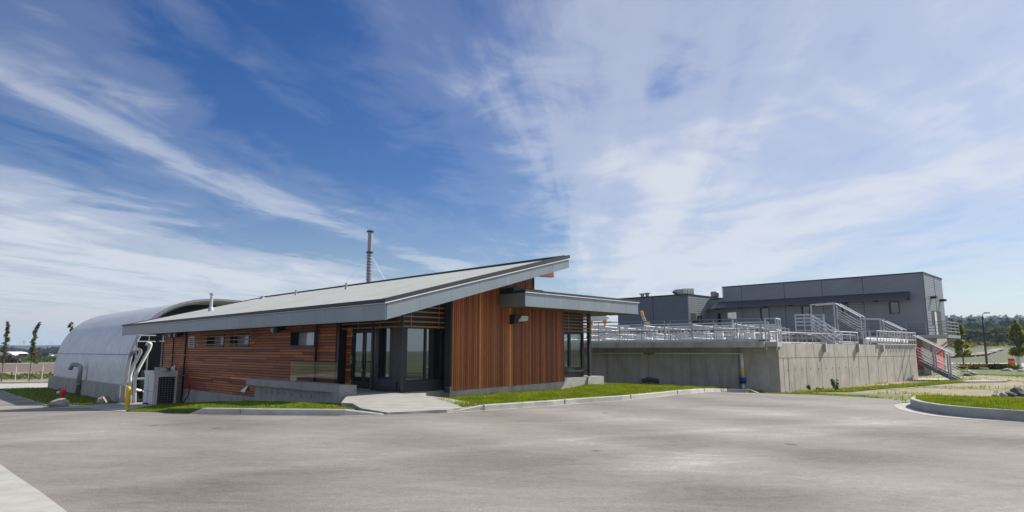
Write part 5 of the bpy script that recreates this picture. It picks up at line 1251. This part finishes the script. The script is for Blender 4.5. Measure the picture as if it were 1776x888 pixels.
b3=thing('link_building',W3(U1+3,(v1e+V2)/2,-.6),'low dark metal link with a wide dark opening between the two grey buildings','building')
zt3=pu(1240,520,U1)[1]
mb=MB(); wallbox(mb,U1,U1+.2,v1e+.01,V2-.0,1.,zt3,[(v1e+.35,V2-.9,1.5,pu(1240,544,U1)[1])]); mb.build('facade','siding',b3)
mb=MB(); mb.box(U1-.05,U1+6,v1e+.01,V2-.06,zt3,zt3+.10); mb.build('roof_edge','black',b3)
mb=MB(); mb.box(U1+1.,U1+1.1,v1e+.02,V2-.01,1.,zt3-.05); mb.build('opening','dark',b3)
mb=MB(); q=pu(1227,523.5,U1); mb.box(U1-.2,U1-.001,q[0]-.12,q[0]+.12,q[1]-.12,q[1]+.12); mb.build('wall_light','black',b3)
# roof plant
def rz(px,y,Y): return atY(px,y,Y)
hv=thing('rooftop_unit',W3(U2+1.5,V2+.9,zt2+.1),'boxy tan rooftop air unit with a flared intake hood on the charcoal annex','air unit')
zz=zt2+.1; hh=.62
ra,_=pv(1199,508,V2+.4); 
Yc=xy(U2+1.2,V2+1.2)[1]; pa=atY(1169,505,Yc); pb=atY(1182,505,Yc); pc=atY(1200,505,Yc)
mb=MB(); mb.obox(((pb.x+pc.x)/2,Yc),(1,0),None,(pc.x-pb.x)/2,.8,zz,atY(1190,501.5,Yc).z); mb.build('casing','offwhite',hv)
zt_=atY(1175,502.5,Yc).z
mb=MB(); mb.v=[(pb.x-.01,Yc-.8,zz),(pb.x-.01,Yc+.8,zz),(pb.x-.01,Yc+.8,zt_),(pb.x-.01,Yc-.8,zt_),(pa.x+.1,Yc-.7,zt_-.02),(pa.x+.1,Yc+.7,zt_-.02),(pa.x-.05,Yc-.7,zt_-.22),(pa.x-.05,Yc+.7,zt_-.22),(pa.x+.35,Yc-.7,zz+.05),(pa.x+.35,Yc+.7,zz+.05)]
for f_ in ((0,3,4,6,8),(1,9,7,5,2),(3,2,5,4),(4,5,7,6),(6,7,9,8),(8,9,1,0)): mb.face(f_)
mb.build('intake_hood','galv',hv)
mb=MB(); 
for k in range(4): x=pb.x+.15+k*(pc.x-pb.x)/4; mb.obox((x,Yc-.81),(1,0),None,.02,.008,zz+.05,zt_-.1)
mb.build('panel_seam','dgrey',hv)
for px,y0,lab in ((1114,508.5,'left one of the two small mushroom vents on the charcoal annex roof'),(1122.5,507.3,'right one of the two small mushroom vents on the charcoal annex roof')):
    Yv=xy(U2+1.,V2+6.5)[1]; p=atY(px,y0,Yv); h_=p.z-zt2; mb=MB(); c=(p.x,p.y,zt2); mb.tube_z(c,[(.2,0),(.2,h_*.75),(.36,h_*.8),(.36,h_*.9),(.1,h_)],12); tag(mb.build('roof_cowl','galv'),lab,'vent','cowls on the annex roof')
p=atY(1239.5,506.,xy(U1+2,v1e+2.)[1]); mb=MB(); mb.tube_z((p.x,p.y,zt3+.1),[(.3,0),(.3,(p.z-zt3)*.35),(.46,(p.z-zt3)*.4),(.46,(p.z-zt3)*.8),(.40,p.z-zt3-.1)],14); tag(mb.build('roof_fan','galv'),'round galvanised roof fan just left of the tall grey building','fan')
p=atY(1252,495,xy(U1+1,v1e+.6)[1]); mb=MB(); mb.tube([(p.x,p.y,zt3),(p.x,p.y,p.z)],.02,5); tag(mb.build('antenna','galv'),'thin whip antenna at the left corner of the tall grey building','antenna')

# ================================================================ right side: lamp, street, far land
lx,ly=gp(1712,636); lm=thing('street_lamp',(lx,ly,g(lx,ly)),'slim black street lamp with a short arm pointing right','street lamp')
lt=atY(1702,549,ly); 
mb=MB(); mb.tube([(lx,ly,g(lx,ly)-.1),(lt.x+.15,ly,lt.z)],[.14,.09],10); mb.build('pole','black',lm,smooth=True)
mb=MB(); mb.tube(arc_pts([(lt.x+.15,ly,lt.z-.1),(lt.x+.15,ly,lt.z+.35),(lt.x+.7,ly,lt.z+.45)],4,.3),.05,8); mb.build('arm','galv',lm)
mb=MB(); mb.obox((lt.x+.75,ly),(1,0),None,.30,.14,lt.z+.40,lt.z+.52); mb.build('lamp_head','black',lm)
tx,ty=gp(1755.5,637.5); tbn=thing('traffic_barrel',(tx,ty,g(tx,ty)),'red and white traffic barrel beside the street at the right','barrel')
for k in range(4):
    mb=MB(); z=g(tx,ty)+k*.27; mb.tube_z((tx,ty,z),[(.40-.02*k,0),(.39-.02*k,.26)],14); mb.build('band','red' if k!=2 else 'orange',tbn)
wx,wy=gp(1768.5,640); tag(MB().tube([(wx,wy,g(wx,wy)),(wx,wy,g(wx,wy)+1.3)],.22,10).build('white_marker','white'),'short white marker post right of the traffic barrel','post')
fence(gp(1638,632.5),gp(1990,634.),1.9,12,'chain link fence behind the street on the right',gd=.8)
for k,(px,py,r,lab) in enumerate(((1655,640,.42,'flat white stone nearest the foot of the guarded stair'),(1676,645.5,.5,'whitish flat stone on the lawn between the stair and the street lamp'),(1687,650,.42,'small white stone with its tip up left of the lamp foot'),(1706,641.5,.55,'dark grey stone at the foot of the black street lamp'),(1748,644,.5,'pale tilted stone below the traffic barrel'),(1774,645,.4,'white stone on the lawn at the right edge'),(1677,651.5,.36,'small dark stone in the grass left of the white one'))):
    rock(px,py,r,lab,'darkrock' if 'dark' in lab else 'concL',seed=20+k,sq=(1.2,.8,.5),grp='stones on the right lawn')
for k,(px,py,r,lab) in enumerate(((1768,686,.62,'largest dark boulder behind the island at the right edge'),(1752,687,.36,'mid sized dark boulder left of the largest behind the island'),(1739,687.5,.28,'small grey boulder in the row behind the island'),(1728,688,.2,'smallest boulder at the left end of the row behind the island'))):
    x,y=gp(px,py); rock(px,py,r*.8,lab,'darkrock' if k<2 else 'rock',seed=40+k,sq=(1.1,.8,.6),grp='boulders behind the island')
mb=MB()
for k in range(5):   # orange plastic barrier behind the stair foot
    pass
ox,oy=gp(1662,648); mb=MB(); z=g(ox,oy)
for k in range(2): mb.bar((ox-.6,oy,z+.35+.3*k),(ox+.9,oy,z+.35+.3*k),.03,.08)
mb.bar((ox-.55,oy,z),(ox-.55,oy,z+.75),.05); mb.bar((ox+.85,oy,z),(ox+.85,oy,z+.75),.05); tag(mb.build('barrier','yellow'),'low yellow barrier frame on the lawn behind the foot of the guarded stair','barrier')
# flower bed along the street
def scatter(name,fn,n,ls,m,label,cat,kind='stuff',lo=0,hi=1):
    mb=MB()
    for _ in range(n):
        p=fn(); 
        if p is None: continue
        leaf(mb,p,ls*rnd(.6,1.4),rnd(lo,hi))
    return tag(mb.build(name,m),label,cat,kind=kind)
random.seed(31)
def fb():
    px=rnd(1655,1760); x,y=gp(px,640+(px-1655)*.01); h=rnd(0,.55); return Vector((x+rnd(-.3,.3),y+rnd(-1.,1.),g(x,y)+h))
scatter('flower_bed',fb,1500,.16,'broom','yellow and rust coloured low planting along the lawn edge before the street','planting')
def band(px0,px1,y0,y1,hmax,clump=.02,thr=.0):
    def f():
        px,y_=rnd(px0,px1),rnd(y0,y1); d=ray(px,y_); x,y=gp(px,y_)
        k=mn.noise(Vector((x*clump,y*clump,3)))
        if k<thr: return None
        return Vector((x,y,g(x,y)+rnd(0,1)**.7*hmax*(k-thr+.25)*1.6))
    return f
scatter('scrub',band(1630,2000,592,603,2.6,.05,-.15),9000,.55,'broom','flowering yellow orange scrub on the low rise beyond the fence','scrub')
# far land on the right
sheet('gravel_road',[gp(1650,617),gp(1700,612.5),gp(1722,607),gp(1741,604.6),gp(1741,606.8),gp(1728,611),gp(1712,616),gp(1680,618.5),gp(1650,620)],'drygrass',.25,6.)
def far_tree(x,y,h,w,n,label,m='leaf',grp='trees on the low rise at the right',zb=None,cr=.15):
    cl=[]
    for k in range(14):
        a=rnd(0,6.28); t=random.random(); r=w*.5*(1-abs(t-.42)*.9); cl.append((math.cos(a)*r*.75,math.sin(a)*r*.75,h*(cr+(.92-cr)*t),w*.26,h*.13))
    return tree(x,y,h,cl,n,max(.3,w*.055),label,m,.16,h*.6,name='broad_tree',group=grp,limbs=False)
random.seed(55)
labs=['dark round tree, the tallest on the low rise right of the lamp pole','dark bushy tree close behind the right young street tree','low green bush tree between the stair and the left young tree','grey green tree behind the left young street tree','wide dark tree just left of the tallest one on the rise','low green tree at the far right edge of the rise']
for (px,yb,yt,w),lab in zip(((1727,592,567,15),(1757,592,571,12),(1650,596,575,12),(1694,592,572,13),(1713,592,571,9),(1785,592,572,14)),labs):
    x,y=atY(px,yb,230)[:2]; z=g(x,y); h=atY(px,yt,230).z-z; far_tree(x,y,h,w,900,lab,zb=z)
# forested hill
random.seed(66)
mb=MB(); cnt=0
for _ in range(5200):
    q=rnd(.55,1.05); Y=300+950*random.random()**.7; x=q*Y; 
    if mn.noise(Vector((x/70,Y/90,7)))<-.28 and Y<900: continue
    z=g(x,Y); h=rnd(7,15)*(1.15 if mn.noise(Vector((x/40,Y/40,2)))>0 else .8); w=h*rnd(.22,.36); tn=random.random()*.8
    con=random.random()<.5
    for k in range(7):
        t=(k+.5)/7; rr=w*((1-t)*1.1+.15 if con else math.sin(math.pi*(t*.8+.15))**.6)
        for j in range(2):
            a=rnd(0,6.28); leaf(mb,Vector((x+math.cos(a)*rr*.5,Y+math.sin(a)*rr*.5,z+h*t)),rr*.8+.4,min(1,max(0,tn+.25*t+rnd(-.12,.12))))
tag(mb.build('far_forest','forest'),'dark mixed forest covering the far hill on the right','forest',kind='stuff')
random.seed(67)
for k,(px,y_) in enumerate(((1691,571),(1700,570.5),(1748,585),(1739,583.5))):
    Y=760 if k<2 else 420; p=atY(px,y_,Y); w=9 if k<2 else 6; tn='far_house'
    h=thing('house',(p.x,Y,p.z-3),['pale long house among the trees high on the hill, left of the pair','pale long house among the trees high on the hill, right of the pair','pale low shed at the foot of the hill right of the lamp','small pale shed left of the other one at the foot of the hill'][k],'house','houses on the far hill')
    m_=MB(); m_.obox((p.x,Y),(1,.1),None,w/2,4,p.z-8,p.z); m_.build('wall','concL',h); m_=MB(); c=(p.x,Y); m_.hexa([(p.x-w/2-.4,Y-4.5,p.z+.01),(p.x+w/2+.4,Y-4.5,p.z+.01),(p.x+w/2+.4,Y+4.5,p.z+.01),(p.x-w/2-.4,Y+4.5,p.z+.01),(p.x-w/2,Y-.2,p.z+1.6),(p.x+w/2,Y-.2,p.z+1.6),(p.x+w/2,Y+.2,p.z+1.6),(p.x-w/2,Y+.2,p.z+1.6)]); m_.build('roof','galv',h)
# ---------------------------------------------------------------- far left: field, machines, tree line, hills
mb=MB(); n=90; prev=None
for k in range(n+1):
    a=R_(-62)+R_(45)*k/n; r=2900.; x,y=r*math.sin(a),r*math.cos(a); h=24+7*mn.noise(Vector((k*.11,2,0)))+2.*mn.noise(Vector((k*.6,5,0)))
    mb.v+=[(x,y,-6),(x,y,h*.75),(x*1.03,y*1.03,h),(x*1.12,y*1.12,-6)]
for k in range(n):
    for j in range(3): mb.face((4*k+j,4*k+4+j,4*k+5+j,4*k+1+j)[::-1])
tag(mb.build('hills','hazehill',smooth=True),kind='structure')
random.seed(71); mb=MB()
for _ in range(1500):
    px=rnd(-330,215); Y=rnd(640,900); p=atY(px,608,Y); x=p.x; gk=mn.noise(Vector((px*.035,3.,0))); h=5.2+6.*gk+rnd(-1,1.6)
    if h<1.5: h=2.2
    tn=rnd(.1,.8)
    for k in range(12): leaf(mb,Vector((x+rnd(-2.5,2.5),Y+rnd(-2,2),-1.7+h*random.random())),rnd(1.,2.2),min(1,tn+rnd(0,.2)))
tag(mb.build('tree_line','forest'),'low dark tree line along the horizon at the left','trees',kind='stuff')
random.seed(72)
def lb():
    px=rnd(-100,205); Y=rnd(190,330); x=atY(px,620,Y).x; k=mn.noise(Vector((x*.02,Y*.03,4)))
    if k<-.05: return None
    return Vector((x,Y,-1.72+rnd(0,1.6)*(k+.25)*1.4))
scatter('scrub',lb,5200,.55,'leaf','green weedy scrub across the middle of the left field','scrub',hi=.9)
def vb():
    px=rnd(-100,150); x,y=gp(px,656-px*.02+rnd(-4,3)); k=mn.noise(Vector((x*.6,y*.2,4)))
    if k<.02: return None
    return Vector((x,y,g(x,y)+rnd(0,.5)))
scatter('weeds',vb,3500,.14,'leaf','scattered green weeds along the foot of the left fence','weeds',lo=.3)
def far_vehicle(px,y_,Y,L,H,kind,lab,grp,m):
    p=atY(px,y_,Y); z=-1.72; t=thing(kind,(p.x,Y,z),lab,'vehicle',grp)
    b=MB(); b.hexa([(p.x-L/2,Y-1,z+.3),(p.x+L/2,Y-1,z+.3),(p.x+L/2,Y+1,z+.3),(p.x-L/2,Y+1,z+.3),(p.x-L/2,Y-1,z+H*.6),(p.x+L/2,Y-1,z+H*.55),(p.x+L/2,Y+1,z+H*.55),(p.x-L/2,Y+1,z+H*.6)]); b.build('body',m,t)
    b=MB(); b.hexa([(p.x-L*.35,Y-.9,z+H*.58),(p.x+L*.25,Y-.9,z+H*.58),(p.x+L*.25,Y+.9,z+H*.58),(p.x-L*.35,Y+.9,z+H*.58),(p.x-L*.25,Y-.7,z+H),(p.x+L*.12,Y-.7,z+H),(p.x+L*.12,Y+.7,z+H),(p.x-L*.25,Y+.7,z+H)]); b.build('cabin','black' if m!='dgrey' else 'glass',t)
    for s_ in (-.32,.32): b=MB(); b.tube([(p.x+L*s_,Y-1.05,z+.34),(p.x+L*s_,Y-.8,z+.34)],.34,10); b.build('wheel','rubber',t)
cars=[(38,'dgrey','dark parked car at the left end of the far row'),(43,'dgrey','second dark car from the left end of the far row'),(47.5,'black','black car in the middle of the far row behind the young tree'),(57,'white','first white van right of the middle young tree in the far row'),(62,'offwhite','cream car second right of the middle young tree'),(67,'white','white car in the centre of the pale vehicles'),(72,'galv','silver car third from the right end of the far row'),(78,'white','white car second from the right end of the far row'),(84,'white','white car at the right end of the far row')]
for px,m,lab in cars: far_vehicle(px,618,330,4.3,1.9 if m!='white' else 2.2,'parked_car',lab,'vehicles parked across the left field',m)
p=atY(6,616,340); gh=thing('greenhouse',(p.x,340,-1.72),'pale arched greenhouse at the far left edge of the field','greenhouse')
mb=MB(); pr_=[(math.cos(math.pi*k/10)*5,max(0,math.sin(math.pi*k/10))*2.9) for k in range(11)]
b0=len(mb.v)
for Y in (340,352): mb.v+=[(p.x-a*1.1,Y,-1.72+z) for a,z in pr_]
for k in range(10): mb.face((k,k+1,12+k,11+k))
mb.face(range(11)); mb.build('cover','white',gh,smooth=False)
# tractor
tx_=atY(22,628,168); X0,Y0,z=tx_.x,168.,-1.72
tr=thing('tractor',(X0,Y0,z),'dark red farm tractor working in the ploughed field at the left','tractor')
mb=MB(); mb.hexa([(X0+.1,Y0-.45,z+.8),(X0+1.9,Y0-.4,z+.7),(X0+1.9,Y0+.4,z+.7),(X0+.1,Y0+.45,z+.8),(X0+.1,Y0-.45,z+1.55),(X0+1.8,Y0-.35,z+1.35),(X0+1.8,Y0+.35,z+1.35),(X0+.1,Y0+.45,z+1.55)]); mb.build('bonnet','dred',tr)
mb=MB(); mb.hexa([(X0-1.1,Y0-.6,z+.9),(X0+.1,Y0-.6,z+.9),(X0+.1,Y0+.6,z+.9),(X0-1.1,Y0+.6,z+.9),(X0-.95,Y0-.55,z+2.25),(X0-.1,Y0-.55,z+2.3),(X0-.1,Y0+.55,z+2.3),(X0-.95,Y0+.55,z+2.25)]); mb.build('cab','black',tr)
for dx_,r in ((-.75,.78),(1.35,.5)):
    for s_ in (-1,1): mb=MB(); mb.tube([(X0+dx_,Y0+s_*.85,z+r),(X0+dx_,Y0+s_*.5,z+r)],r,14); mb.build('wheel','rubber',tr)
mb=MB(); mb.box(0,0,0,0,0,0) if 0 else None
mb.bar((X0-1.2,Y0,z+.7),(X0-2.6,Y0,z+.6),.12); mb.hexa([(X0-2.8,Y0-1.2,z+.1),(X0-1.7,Y0-1.2,z+.1),(X0-1.7,Y0+1.2,z+.1),(X0-2.8,Y0+1.2,z+.1),(X0-2.6,Y0-1.1,z+.8),(X0-1.9,Y0-1.1,z+.8),(X0-1.9,Y0+1.1,z+.8),(X0-2.6,Y0+1.1,z+.8)]); mb.build('implement','dgrey',tr)
p0=atY(41,607,800); p1=atY(41.5,590,800); py=MB(); 
for s_ in (-1,1): py.bar((p0.x+s_*1.6,800,-2),(p1.x+s_*.2,800,p1.z),.22)
for k in range(7): t=k/7; py.bar((p0.x-1.6*(1-t),800,-2+(p1.z+2)*t),(p0.x+1.6*(1-t-.12),800,-2+(p1.z+2)*(t+.12)),.15)
for t in (.8,.92): py.bar((p0.x-2.4,800,-2+(p1.z+2)*t),(p0.x+2.4,800,-2+(p1.z+2)*t),.2)
tag(py.build('power_pylon','galv'),'thin distant power pylon on the horizon left of the middle young tree','pylon')
# ---------------------------------------------------------------- behind the camera (seen only in the window glass)
random.seed(90)
for k,(hh_,lab) in enumerate(((4.6,'shortest leafy tree on the verge behind the photographer'),(7.4,'tallest leafy tree on the verge behind the photographer'),(5.4,'wide leafy tree at the far end of the verge behind the photographer'),(6.2,'narrow leafy tree nearest the photographer on the verge behind'))):
    x=-42+k*13; y=-26-k*1.5
    far_tree(x,y,hh_,(4,5,7,3.4)[k],500,lab,grp='trees behind the photographer')
sheet('verge_behind',[(-70,-60),(60,-60),(60,-8),(-2,-7.5),(-40,-7.8),(-70,2)],'lawn',-.02,6.)

# ---------------------------------------------------------------- air: far things fade towards blue
hb=MB(); hb.hexa([(-4200,-4200,-8.),(4200,-4200,-8.),(4200,4200,-8.),(-4200,4200,-8.),(-4200,-4200,110),(4200,-4200,110),(4200,4200,110),(-4200,4200,110)])
hm=bpy.data.materials.new('air'); hm.use_nodes=True; t=hm.node_tree; t.nodes.clear(); o_=t.nodes.new('ShaderNodeOutputMaterial'); pv_=t.nodes.new('ShaderNodeVolumePrincipled')
pv_.inputs['Color'].default_value=(.60,.78,1,1); pv_.inputs['Density'].default_value=.00019; pv_.inputs['Anisotropy'].default_value=.2; t.links.new(pv_.outputs[0],o_.inputs['Volume'])
M['air']=hm; tag(hb.build('haze','air'),kind='stuff')
